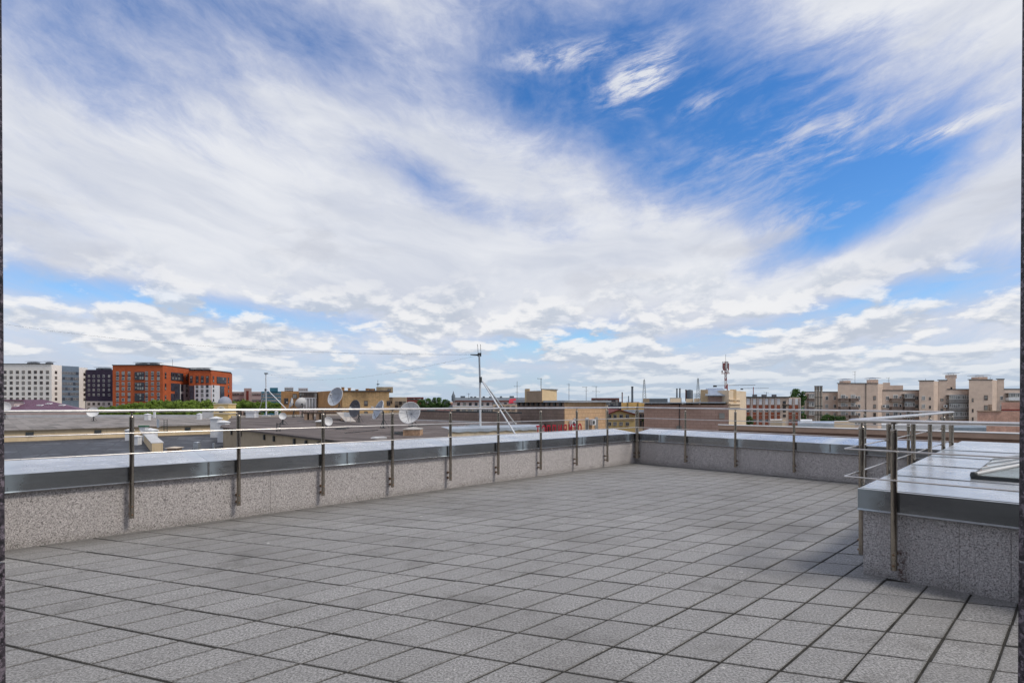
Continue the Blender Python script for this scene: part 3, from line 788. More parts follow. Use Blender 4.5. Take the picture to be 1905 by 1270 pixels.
# ---- orange block (two staggered volumes with sun on their right flanks)
M_ORANGE = plaster('orange_cladding', (0.43, 0.098, 0.034), 0.10, 0.3, 0.8)
M_PALE = plaster('pale_cladding', (0.62, 0.62, 0.64), 0.06, 0.3, 0.8)
M_BAYGLASS = plaster('bay_glass', (0.05, 0.055, 0.075), 0.3, 0.5, 0.25)
def orange_block():
    Y = 290.0; a, b_, c = pt(209.5, Y), pt(303, Y), pt(351, Y + 26)
    root = thing('apartment_block', 'larger orange apartment block with dark vertical window strips', 'building', (b_.x, b_.y, G))
    zt = zz(679.5, Y); c2 = pt(360, Y + 50); a2 = pt(222, Y + 40)
    put('wall', Mesh().prism([(p.x, p.y) for p in (a, b_, c, c2, a2)], G, zt), M_ORANGE, root)
    put('parapet_cap', Mesh().prism([(p.x, p.y) for p in (a + Vector((-.2, -.3, 0)), b_ + Vector((.1, -.4, 0)), c + Vector((.4, -.1, 0)), c2, a2)], zt, zt + .35), M_DARKMETAL, root)
    rows = [zz(y, Y) for y in (694, 704, 713.5, 723, 733, 743.5, 753)]
    xs = [(x - 209.5) / 93.5 for x in (219, 229.5, 240.5, 273, 284, 295)]
    for x in (xs[0], xs[2], xs[3], xs[5]):
        for k in (0, 2, 4): face_panel(root, 'dark_strip', a, b_, x - .024, x + .024, rows[k + 1] - 1.0, rows[k] + 1.1, M_BAYGLASS, 0.08)
    for x in (xs[1], xs[4]): face_panel(root, 'dark_strip', a, b_, x - .024, x + .024, rows[1] - 1.0, rows[0] + 1.1, M_BAYGLASS, 0.08)
    A1, B1 = V2(a) + Vector((0, -.12, 0)), V2(b_) + Vector((0, -.12, 0))
    windows(root, A1, B1, xs, rows, 1.5, 1.8, 2, M_FRAME_W)
    for (y0, y1) in ((691.5, 706.5), (711, 726), (731, 746)):
        face_panel(root, 'bay', a, b_, .445, .635, zz(y1, Y), zz(y0, Y), M_BAYGLASS, 0.35)
        windows(root, V2(a) + Vector((0, -.36, 0)), V2(b_) + Vector((0, -.36, 0)), fr(4, .45, .63), [zz((y0 + y1) / 2 - 3.7, Y), zz((y0 + y1) / 2 + 3.7, Y)], 1.15, 1.8, 1, M_FRAME_D)
    # right flank
    f = lambda x: (x - 303) / 48.0
    Yf = Y + 12
    face_panel(root, 'pale_panel', b_, c, f(333.5), f(351), G + 14, zz(714, Yf), M_PALE, 0.10)
    for (x0, x1, y0, y1) in ((317, 339.5, 693, 707.5), (317, 323, 713, 727), (323.8, 333, 713, 746), (335, 339.8, 714, 727), (335, 339.8, 732, 746), (317, 323, 732, 746)):
        face_panel(root, 'bay', b_, c, f(x0), f(x1), zz(y1, Yf), zz(y0, Yf), M_BAYGLASS, 0.28)
    n_ = Vector((c.y - b_.y, -(c.x - b_.x), 0)).normalized() * .29
    windows(root, b_ + n_, c + n_, [f(x) for x in (319.8, 325.5, 331, 336.8)], [zz(697, Yf), zz(703.5, Yf)], 1.9, 1.7, 2, M_FRAME_D)
    windows(root, b_, c, [f(307.5), f(347)], [zz(y, Yf) for y in (697, 703, 717, 723, 738, 744)], 1.5, 1.7, 2, M_FRAME_D, skip={(1, 2), (1, 3)})
    windows(root, b_ + n_ * .5, c + n_ * .5, [f(346.5)], [zz(y, Yf) for y in (716, 725, 734.5)], 1.6, 1.6, 2, M_FRAME_D)
    for px, w in ((258, 2.2), (269, 3.6), (288, 3.4)): roof_vent(root, px, Y, 679, w, .8, 1.8)
    p = at(321, 684, Y + 20); put('aerial', Mesh().tube((p.x, p.y, p.z - 1), (p.x, p.y, p.z + 5), .07, n=5), M_DARKMETAL, root)
    # second volume
    Y = 306.0; a, b_, c = pt(351.5, Y), pt(393, Y), pt(428.5, Y + 22)
    root = thing('apartment_block', 'smaller orange apartment block with white lower floors', 'building', (b_.x, b_.y, G))
    zt = zz(689, Y); c2 = pt(432, Y + 44); a2 = pt(358, Y + 40)
    put('wall', Mesh().prism([(p.x, p.y) for p in (a, b_, c, c2, a2)], G, zt), M_ORANGE, root)
    put('parapet_cap', Mesh().prism([(p.x, p.y) for p in (a + Vector((0, -.3, 0)), b_ + Vector((.1, -.4, 0)), c + Vector((.4, -.1, 0)), c2, a2)], zt, zt + .35), M_DARKMETAL, root)
    g_ = lambda x: (x - 351.5) / 41.5
    face_panel(root, 'pale_panel', a, b_, g_(362), g_(393), G + 10, zz(716.5, Y), M_PALE, 0.10)
    face_panel(root, 'dark_strip', a, b_, g_(352), g_(361), zz(746, Y), zz(717, Y), M_BAYGLASS, 0.12)
    for x in (356, 367, 376.5, 386): face_panel(root, 'dark_strip', a, b_, g_(x - 2.5), g_(x + 2.5), zz(712, Y), zz(699, Y), M_BAYGLASS, 0.15)
    A1, B1 = V2(a) + Vector((0, -.16, 0)), V2(b_) + Vector((0, -.16, 0))
    windows(root, A1, B1, [g_(x) for x in (356, 367, 376.5, 386)], [zz(702, Y), zz(709, Y)], 1.3, 1.6, 2, M_FRAME_D)
    windows(root, A1, B1, [g_(x) for x in (367, 376.5, 386)], [zz(y, Y) for y in (718.5, 727, 735, 743.5)], 1.4, 1.7, 2, M_FRAME_D)
    f = lambda x: (x - 393) / 35.5; Yf = Y + 10
    face_panel(root, 'pale_panel', b_, c, f(393.5), f(408), G + 10, zz(717, Yf), M_PALE, 0.10)
    face_panel(root, 'bay', b_, c, f(402.5), f(420), zz(713, Yf), zz(701, Yf), M_BAYGLASS, 0.28)
    face_panel(root, 'bay', b_, c, f(408.5), f(416), zz(746, Yf), zz(718, Yf), M_BAYGLASS, 0.28)
    n_ = Vector((c.y - b_.y, -(c.x - b_.x), 0)).normalized() * .3
    windows(root, b_ + n_, c + n_, [f(x) for x in (405, 409.3, 413.6, 417.8)], [zz(704, Yf), zz(710, Yf)], 1.7, 1.5, 2, M_FRAME_D)
    windows(root, b_ + n_ * .5, c + n_ * .5, [f(396.5), f(424.5)], [zz(y, Yf) for y in (703, 709, 719, 727, 735.5, 744)], 1.3, 1.6, 2, M_FRAME_D)
    for px, w in ((358, 2.6), (371, 3.0), (384, 3.0)): roof_vent(root, px, Y, 688.5, w, .8, 1.8)
orange_block()

# ---- red and white office, teal block and pale towers behind the trees
def slab(label, px0, px1, ytop, Y, mat, rows=(), cols=0, w=1.6, h=1.6, frame=None, depth=18, name='building', roofmat=None, style=2, zb=None, z0=G, group=None, x0=0.04, x1=0.96, cat='building'):
    p0, p1 = pt(px0, Y), pt(px1, Y)
    root = thing(name, label, cat, (p0.x, p0.y, z0), group)
    wall_box(root, 'wall', p0, p1, depth, z0, zz(ytop, Y), mat, roofmat or M_ROOFGREY)
    if cols: windows(root, p0, p1, fr(cols, x0, x1), [zz(y, Y) for y in rows], w, h, style, frame or M_FRAME_W)
    return root, p0, p1
M_REDBRICK = plaster('red_brick', (0.20, 0.05, 0.04), 0.15, 0.3, 0.9)
M_PINKISH = plaster('pinkish_panel', (0.50, 0.42, 0.40), 0.1, 0.2, 0.85)
def office():
    Y = 360.0
    r, p0, p1 = slab('red and white striped office building beyond the trees', 429, 487, 728.5, Y, M_PINKISH)
    for y in (733, 744):
        for (x0, x1) in ((0.04, .44), (.70, .97)): face_panel(r, 'red_band', p0, p1, x0, x1, zz(y + 2.6, Y), zz(y - 1.6, Y), M_REDBRICK, .12)
    q0, q1 = pt(454, Y - 2), pt(468, Y - 2)
    wall_box(r, 'stair_tower', q0, q1, 10, G, zz(722, Y), M_PINKISH, M_ROOFGREY); face_panel(r, 'red_band', q0, q1, .3, .62, zz(750, Y), zz(727, Y), M_REDBRICK, .12)
    windows(r, V2(p0) + Vector((0, -.14, 0)), V2(p1) + Vector((0, -.14, 0)), fr(5, .04, .44) + fr(4, .7, .97), [zz(733, Y), zz(744, Y)], 2.0, 1.1, 2, M_FRAME_W)
office()
M_TEAL = plaster('teal_panel', (0.05, 0.18, 0.25), 0.15, 0.2, 0.6)
def teal():
    Y = 330.0
    r, p0, p1 = slab('teal blue building with white window bands behind a pole', 486, 523, 728, Y, M_TEAL, (733, 739, 745), 9, 1.7, 1.2)
    wall_box(r, 'upper_storey', pt(502, Y - 1), pt(517, Y - 1), 10, zz(728, Y), zz(721, Y), M_TEAL, M_ROOFGREY)
teal()
slab('left one of two pale towers on the skyline behind the orange houses', 529, 546, 720, 520.0, M_PALE, (723, 726.5), 4, 2.0, 1.2, name='tower_block')
slab('right one of two pale towers on the skyline behind the orange houses', 555, 573, 721.5, 540.0, plaster('pale_pink_wall', (0.55, 0.50, 0.50), .08, .2, .9), (724.5, 728), 4, 2.0, 1.2, name='tower_block')

# ---- ochre houses behind the satellite dishes
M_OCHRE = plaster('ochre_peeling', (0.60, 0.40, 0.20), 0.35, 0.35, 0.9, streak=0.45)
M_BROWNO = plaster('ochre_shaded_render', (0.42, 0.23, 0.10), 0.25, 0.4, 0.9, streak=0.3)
M_STONE = plaster('pink_stone', (0.52, 0.38, 0.32), 0.12, 0.5, 0.9)
M_BEIGE = plaster('beige_render', (0.46, 0.39, 0.30), 0.12, 0.4, 0.9)
def ochre():
    Y = 150.0
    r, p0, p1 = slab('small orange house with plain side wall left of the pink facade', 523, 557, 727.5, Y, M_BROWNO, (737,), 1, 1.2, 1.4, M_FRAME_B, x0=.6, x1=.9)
    windows(r, p0, p1, [.28], [zz(746, Y)], 1.2, 1.8, 2, M_FRAME_B)
    r, p0, p1 = slab('pink stone facade with tall pilasters behind the white dish', 557, 590, 728.5, Y - 2, M_STONE, (735,), 5, 1.4, 1.5, M_FRAME_B)
    for x in fr(6, 0, 1): face_panel(r, 'pilaster', p0, p1, x - .035, x + .035, zz(760, Y), zz(741, Y), M_PALE, .3)
    face_panel(r, 'cornice', p0, p1, -.01, 1.01, zz(729.8, Y), zz(727.6, Y), M_PALE, .35)
    face_panel(r, 'cornice', p0, p1, -.005, 1.005, zz(741, Y), zz(739.6, Y), M_PALE, .33)
    windows(r, p0, p1, fr(5, 0.08, .92), [zz(750, Y)], 1.5, 3.2, 4, M_FRAME_W)
    Y = 128.0
    r, p0, p1 = slab('big ochre house with peeling walls and roof boxes behind the dishes', 637, 724, 728, Y, M_OCHRE, depth=22)
    a = pt(588, Y + 22)
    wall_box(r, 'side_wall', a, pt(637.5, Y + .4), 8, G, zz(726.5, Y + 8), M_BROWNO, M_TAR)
    face_panel(r, 'eaves', p0, p1, -.02, 1.01, zz(728.4, Y), zz(727.2, Y) + .12, M_TAR, .5)
    windows(r, p0, p1, [(x - 637) / 87 for x in (681, 723)], [zz(750, Y)], .9, 1.25, 2, M_FRAME_B); windows(r, p0, p1, [(681 - 637) / 87], [zz(769, Y)], .85, 1.1, 2, M_FRAME_B)
    c0, c1 = pt(700, Y + 5), pt(731, Y + 5)
    wall_box(r, 'stair_box', c0, c1, 6, zz(729, Y), zz(719.5, Y + 5), plaster('box_render', (0.36, 0.29, 0.19), .3, .5, .9), M_TAR); windows(r, c0, c1, [.77], [zz(726, Y + 5)], .8, .8, 2, M_FRAME_B)
    wall_box(r, 'roof_box', pt(680, Y + 4), pt(698, Y + 4), 4, zz(729, Y), zz(722.5, Y + 4), plaster('brown_box', (0.20, 0.13, 0.09), .3, .5, .9), M_TAR)
    for px, h in ((684, 5), (638, 7.5), (650, 6), (692, 4), (634, 4), (664, 3)):
        p = at(px, 727.5, Y + 3); wb = .55; put('chimney', Mesh().span(p.x - wb / 2, p.x + wb / 2, p.y - .3, p.y + .3, p.z - .5, p.z + h * Y / 1000 * .9).span(p.x - wb / 2 - .08, p.x + wb / 2 + .08, p.y - .38, p.y + .38, p.z + h * Y / 1000 * .9, p.z + h * Y / 1000 * .9 + .12), M_BROWNO, r)
    p = at(703, 719.5, Y + 6); put('aerial', Mesh().tube(p, p + Vector((0, 0, 1.7)), .05, n=5).tube(p + Vector((-.45, 0, .6)), p + Vector((.45, 0, .75)), .05, n=5).box(p + Vector((0, 0, .65)), (.3, .3, .3)), M_DARKMETAL, r)
    r, p0, p1 = slab('beige annex with two rows of small windows right of the ochre house', 724.5, 757, 738.5, Y + 8, M_BEIGE, (749.5, 757), 3, .8, .9, M_FRAME_D, x0=.3, x1=.95)
    windows(r, p0, p1, [.06], [zz(745, Y + 8)], 1.0, 1.6, 2, M_FRAME_B)
    slab('long red brick building on the skyline right of the beige annex', 757, 788, 738.5, 420.0, M_REDBRICK, (742,), 8, 1.6, 1.2, M_FRAME_B)
ochre()

# ---- trees
M_BARK = plaster('bark', (0.055, 0.042, 0.032), 0.3, 2, 0.95)
def foliage(name, c0, c1, c2):
    def f(g, b, t):
        p = geo_pos(g); n = g.noise(p, 0.45, 4, 0.6); m = g.noise(p, 3.0, 2, 0.5)
        c = g.mix(g.step(n, 0.34, 0.66), rgb(c0), rgb(c1)); c = g.mix(g.step(m, 0.5, 0.75), c, rgb(c2))
        c = g.mix(obj_rand(g) * 0.35, c, rgb(c0))
        g.put(b.inputs['Base Color'], c); b.inputs['Roughness'].default_value = 0.7
        b.inputs['Specular IOR Level'].default_value = 0.25
        b.inputs['Subsurface Weight'].default_value = 0.0
    return material(name, f)
M_LEAF = foliage('leaves_bright', (0.06, 0.11, 0.012), (0.17, 0.25, 0.03), (0.28, 0.34, 0.05))
M_LEAFD = foliage('leaves_dark', (0.025, 0.065, 0.015), (0.07, 0.14, 0.03), (0.11, 0.19, 0.045))
def crown_mesh(seed, rad, hgt, leaf, n, mat):
    rnd = random.Random(seed); m = Mesh(); cl = []
    for _ in range(34):
        a = rnd.uniform(0, 6.283); e = rnd.uniform(-0.75, 1.0); r = rad * math.sqrt(max(0.05, 1 - e * e * .85)) * rnd.uniform(.35, .92)
        cl.append((Vector((math.cos(a) * r, math.sin(a) * r, e * hgt * .8)), rnd.uniform(.20, .40) * rad))
    for i in range(n):
        c, r = cl[rnd.randrange(len(cl))]
        v = Vector((rnd.gauss(0, 1), rnd.gauss(0, 1), rnd.gauss(0, 1))).normalized() * r * rnd.uniform(.55, 1.05); v.z *= .8
        p = c + v; nn = (v.normalized() + Vector((rnd.uniform(-.7, .7), rnd.uniform(-.7, .7), rnd.uniform(-.2, .9)))).normalized()
        u = nn.orthogonal().normalized(); w = nn.cross(u); s = leaf * rnd.uniform(.6, 1.3); k = rnd.uniform(0, 6.28)
        u, w = u * math.cos(k) + w * math.sin(k), w * math.cos(k) - u * math.sin(k)
        m.add([p - u * s, p - w * s * .55, p + u * s, p + w * s * .55], [(0, 1, 2, 3)])
    return m.data('crown', mat)
def trunk_mesh(h, r, rad, hgt):
    m = Mesh(); rnd = random.Random(3); m.tube((0, 0, 0), (0, 0, h), r, r * .55, 8)
    for i in range(7):
        a = i * 2.4; m.tube((0, 0, h * (.75 + .03 * i)), (math.cos(a) * rad * .6, math.sin(a) * rad * .6, h + hgt * rnd.uniform(-.1, .7)), r * .32, r * .08, 5)
    return m.data('trunk', M_BARK)
CROWNS = [crown_mesh(k, 6.0, 5.0, 0.42, 5200, M_LEAF) for k in range(3)]; CROWND = [crown_mesh(9 + k, 6.0, 5.4, 0.42, 5200, M_LEAFD) for k in range(2)]
TRUNK = trunk_mesh(18.0, 0.42, 5.0, 5.0)
def tree(label, px, ytop, Y, wpx, group, crowns=CROWNS, k=0, hz=1.0):
    """wpx: crown width in photo pixels"""
    s = wpx / FPX * Y / 12.0; zt = zz(ytop, Y)
    rnd = random.Random(int(px * 7)); p = pt(px, Y)
    root = thing('tree', label, 'tree', (p.x, p.y, G), group)
    zc = zt - 5.0 * s * hz
    c = link('crown', crowns[k % len(crowns)], root, (0, 0, zc - G), rnd.uniform(0, 6.28), (s, s, s * hz))
    link('trunk', TRUNK, root, (0, 0, 0), rnd.uniform(0, 6.28), (s, s, (zc - G - 1.5 * s) / 18.0))
ROW = 'street trees below the orange blocks'
ORD = 'first second third fourth fifth sixth seventh eighth ninth tenth eleventh twelfth thirteenth fourteenth fifteenth sixteenth'.split()
for i, (px, yt, w) in enumerate([(196, 757, 30), (214, 754, 30), (232, 752, 34), (252, 749.5, 38), (272, 746, 44), (294, 743.5, 44), (316, 745, 40), (336, 743, 42), (358, 744, 40), (380, 744.5, 40), (402, 747, 34), (440, 746, 34), (458, 744, 36), (478, 746, 34), (498, 746, 30), (516, 749, 26)]):
    tree(ORD[i] + ' tree from the left in the dense green row below the orange blocks', px, yt, 225.0 + (i * 37 % 22), w, ROW, k=i)
for i, (px, yt, w) in enumerate([(225, 758, 40), (265, 757, 40), (305, 757, 40), (345, 757, 40), (385, 758, 36)]):
    tree(ORD[i] + ' from the left of the shorter trees in front of the dense row', px, yt, 190.0, w, 'front street trees', k=i + 1)
tree('round dark green tree standing up beside the apartment house at the right', 1482, 724, 150.0, 36, None, CROWND, 0, 1.1)
for i, (px, yt, w) in enumerate(((1538, 771, 22), (1552, 773, 24), (1566, 774, 20))): tree(('leftmost', 'middle', 'rightmost')[i] + ' of three low dark trees under the right apartment house balconies', px, yt, 150.0, w, 'courtyard trees', CROWND, 1)
tree('dark green bush between the striped house and the metal chimneys', 1493, 769, 150.0, 16, None, CROWND, 1, 1.2)
tree('green tree showing at the foot of the striped house beside the pale tower', 1394, 774, 110.0, 16, None, CROWND, 0, 1.2)
for i, (px, yt, w) in enumerate(((782, 744, 18), (796, 741, 24), (812, 739.5, 26), (828, 743, 20))): tree(ORD[i] + ' tree from the left in the distant clump left of the spired mansion', px, yt, 330.0, w, 'distant trees', CROWND, int(px))
for px, yt, sd in ((1130, 795, 'left'), (1197, 777, 'right')): tree('small green treetop at the ' + sd + ' side of the yellow gabled house', px, yt, 80.0, 9, 'treetops by the yellow house', CROWND, 0)

# ------------------------------------------------------------------ neighbouring roofs on the left
M_CREAM = plaster('cream_render', (0.60, 0.47, 0.30), 0.10, 0.5, 0.9, streak=0.3)
M_TANWALL = plaster('tan_render', (0.40, 0.32, 0.22), 0.12, 0.5, 0.9, streak=0.35)
M_FELTD = plaster('bitumen_dark', (0.042, 0.044, 0.052), 0.30, 0.25, 0.6, spec=0.45)
M_FELTB = plaster('bitumen_brown', (0.15, 0.12, 0.11), 0.45, 0.22, 0.9)
M_FELTG = plaster('bitumen_patchy', (0.21, 0.19, 0.17), 0.40, 0.22, 0.9)
def felt(name, col, strip=1.1, length=9.0, var=0.35, rough=0.85, spec=0.3):
    """roofing felt laid in strips of slightly different age, with puddle rings"""
    def f(g, b, t):
        p = geo_pos(g); x, y, z = xyz(g, p)
        n = g.new('ShaderNodeTexBrick'); n.offset = 0.37
        g.put(n.inputs['Vector'], g.vec(x * B.x + y * B.y, x * A.x + y * A.y, 0.0)); n.inputs['Scale'].default_value = 1.0
        n.inputs['Color1'].default_value = mul(col, 1 - var * .5); n.inputs['Color2'].default_value = mul(col, 1 + var * .6); n.inputs['Mortar'].default_value = mul(col, 0.55)
        n.inputs['Mortar Size'].default_value = .035; n.inputs['Brick Width'].default_value = length; n.inputs['Row Height'].default_value = strip
        a = g.noise(p, .22, 6, .62); s = g.noise(p, 1.3, 5, .65)
        c = g.mix(g.step(a, .46, .66) * .6, n.outputs['Color'], mul(col, 1.55)); c = g.mix(g.step(s, .55, .74) * .5, c, mul(col, .5))
        g.put(b.inputs['Base Color'], c); g.put(b.inputs['Roughness'], rough - g.step(a, .5, .62) * .18); b.inputs['Specular IOR Level'].default_value = spec
    return material(name, f)
M_FELTD = felt('bitumen_strips_dark', (0.032, 0.034, 0.041), 1.0, 10.0, .4, .62, .45)
M_FELTB = felt('bitumen_strips_brown', (0.108, 0.088, 0.08), 1.1, 9.0, .45)
M_FELTG = felt('bitumen_strips_grey', (0.20, 0.18, 0.165), 1.3, 7.0, .6)
M_LIGHTCAP = plaster('light_flashing', (0.50, 0.50, 0.50), 0.15, 0.6, 0.6)
def rect_strip(p, q, w, z0, z1):
    d_ = (V2(q) - V2(p)).normalized(); n = Vector((d_.y, -d_.x, 0)) * (w / 2)
    a, b_ = V2(p), V2(q); pts = [a + n, b_ + n, b_ - n, a - n]
    return Mesh().prism([(k.x, k.y) for k in pts], z0, z1)
def near_roofs():
    zd = -3.6
    # dark roof
    q = [on(-120, 856, zd), on(-120, 827, zd), on(410, 806, zd), on(470, 815, zd), on(470, 872, zd)]
    r = thing('flat_roofed_house', 'low house with a dark bitumen roof below the left parapet', 'building', (q[0].x, q[0].y, G))
    put('wall', Mesh().prism([(k.x, k.y) for k in q], G, zd - .05), M_CREAM, r)
    put('roof', Mesh().prism([(k.x, k.y) for k in q], zd - .05, zd), M_FELTD, r)
    # wet-looking felt seams on the dark roof
    for i in range(9):
        a, b_ = on(20 + i * 52, 824 - i * 1.9, zd), on(-60 + i * 56, 858, zd)
        put('felt_seam', rect_strip(a, b_, .10, zd + .002, zd + .014), plaster('felt_lap', (0.06, 0.062, 0.07), .3, .6, .7), r)
    a, b_ = on(268, 812.5, zd), on(293, 842, zd)
    put('divider_wall', rect_strip(a, b_, .9, zd, zd + .95), M_CREAM, r); put('divider_cap', rect_strip(a, b_, 1.05, zd + .95, zd + 1.02), M_LIGHTCAP, r)
    # cream wall and patchy roof behind it
    zc = -2.1
    e0, e1 = on(-120, 827, zd) + Vector((0, .06, 0)), on(410, 806, zd) + Vector((0, .06, 0))
    f0, f1 = pt(-120, 128), pt(500, 128)
    q = [e0, e1, f1, f0]
    r = thing('flat_roofed_house', 'long cream house with a patchy grey flat roof behind the dark roof', 'building', (e0.x, e0.y, G))
    put('wall', Mesh().prism([(k.x, k.y) for k in q], G, zc - .12), M_CREAM, r)
    d_ = (V2(e1) - V2(e0)).normalized(); n = Vector((d_.y, -d_.x, 0)) * .35
    q2 = [e0 + n, e1 + n, f1, f0]
    put('roof', Mesh().prism([(k.x, k.y) for k in q2], zc - .12, zc), M_FELTG, r)
    put('back_kerb', rect_strip(pt(-120, 127.5), pt(500, 127.5), .6, zc, zc + .55), M_LIGHTCAP, r)
    for px in (55, 182, 239, 349):
        p = along(V2(e0), V2(e1), px) - n.normalized() * -.03
        put('scupper', Mesh().box((p.x, p.y, zc - .55), (.75, .3, .42), 0, math.atan2(d_.y, d_.x)), M_DARKMETAL, r)
    return zd, zc
near_roofs()
def box_vent(label, px0, px1, y0, y1, Y, mat, cap='pyramid', group=None, capmat=None, name='roof_vent', over=1.18):
    a, b_ = at(px0, y1, Y), at(px1, y0, Y); w = b_.x - a.x; h = b_.z - a.z; cx = (a.x + b_.x) / 2
    r = thing(name, label, 'roof vent', (cx, Y, a.z), group); ch = min(h * .25, w * .35)
    link('shaft', Mesh().span(-w / 2, w / 2, -w / 2, w / 2, 0, h - ch).data('shaft', mat), r)
    k = w / 2 * over
    m = Mesh(); z0 = h - ch + .003
    if cap == 'pyramid': m.add([(-k, -k, z0), (k, -k, z0), (k, k, z0), (-k, k, z0), (-k, -k, z0 + ch * .3), (k, -k, z0 + ch * .3), (k, k, z0 + ch * .3), (-k, k, z0 + ch * .3), (0, 0, h)], [(3, 2, 1, 0), (0, 1, 5, 4), (1, 2, 6, 5), (2, 3, 7, 6), (3, 0, 4, 7), (4, 5, 8), (5, 6, 8), (6, 7, 8), (7, 4, 8)])
    else: m.lathe([(0, h), (k, h), (k, h - ch * .5), (w * .3, z0)], 12)
    link('cap', m.data('cap', capmat or mat), r)
    return r
M_VENTW = plaster('white_vent', (0.66, 0.67, 0.68), 0.15, 1.0, 0.6, streak=0.25)
M_BRICKV = plaster('vent_brick', (0.34, 0.24, 0.17), 0.3, 1.6, 0.9)
box_vent('white vent box with pyramid cap standing on the dark roof', 271, 288, 795.5, 819, 68.0, M_VENTW)
box_vent('white vent box half hidden by the first railing post, farther back', 236, 246, 797, 820, 70.0, M_VENTW)
box_vent('low white vent box just right of the first railing post', 249, 260, 808.5, 827, 60.0, M_VENTW)
box_vent('squat brick vent with pale pyramid cap on the dark roof', 316, 333, 830, 842, 52.0, M_BRICKV, 'pyramid', None, plaster('pale_cap', (.55, .47, .38), .1, 1, .9), over=1.3)
box_vent('short grey metal vent with flat cap on the dark roof', 362, 371, 822, 838, 54.0, M_GALV, 'disc')
box_vent('thin grey vent pipe on the dark roof near the tan wall', 396, 399.5, 824, 836, 55.0, M_GALV, 'disc')
box_vent('tall white duct with cap, left one of the pair at the roof corner', 395, 409, 774, 813, 72.0, M_VENTW)
box_vent('tall white duct with cap, right one of the pair at the roof corner', 408.5, 423, 781, 822, 62.0, M_VENTW)
box_vent('small white chimney on the patchy roof near the first railing post', 271, 278.5, 768.5, 781, 95.0, M_VENTW)
box_vent('small white chimney on the patchy roof nearer to the dome', 368, 374.5, 768, 780, 97.0, M_VENTW)
box_vent('white vent stub standing on the kerb behind the patchy roof', 286, 289, 763, 777, 118.0, M_VENTW)
box_vent('white vent box on the brown roof beside the pale pole', 461, 477, 762.5, 776.5, 88.0, M_VENTW)
box_vent('small white vent box on the brown roof right of the pale pole', 512, 516.5, 764, 772, 100.0, M_VENTW)
box_vent('grey pipe vent standing against the cream wall', 292.5, 295.5, 779, 795, 70.0, M_GALV, 'disc')
def fixtures():
    p0, p1 = at(262, 800, 66.5), at(273, 791, 66.5)
    r = thing('utility_box', 'green utility box hung on the cream wall', 'utility box', (p0.x, p0.y, p0.z)); MG = plaster('green_paint', (.06, .16, .09), .2, 1, .6)
    put('case', Mesh().span(p0.x, p1.x, p0.y - .3, p0.y + .3, p0.z, p1.z - .18), M_VENTW, r); put('lid', Mesh().span(p0.x - .08, p1.x + .08, p0.y - .38, p0.y + .38, p1.z - .178, p1.z), MG, r)
    for px, y0, y1, Y, lab in ((308, 780, 803, 69, 'thin dark ladder leading up the cream wall'), (518, 786, 815, 47, 'dark steel ladder on the tan wall below the small dish')):
        a, b_ = at(px - 3, y1, Y), at(px + 3, y0, Y); r = thing('ladder', lab, 'ladder', (a.x, a.y, a.z))
        for x in (a.x, b_.x): put('rail', Mesh().tube((x, Y, a.z), (x, Y, b_.z), .035, n=6), M_DARKMETAL, r)
        for i in range(7): z = lerp(a.z, b_.z, (i + .5) / 7); put('rung', Mesh().tube((a.x, Y, z), (b_.x, Y, z), .022, n=5), M_DARKMETAL, r)
fixtures()

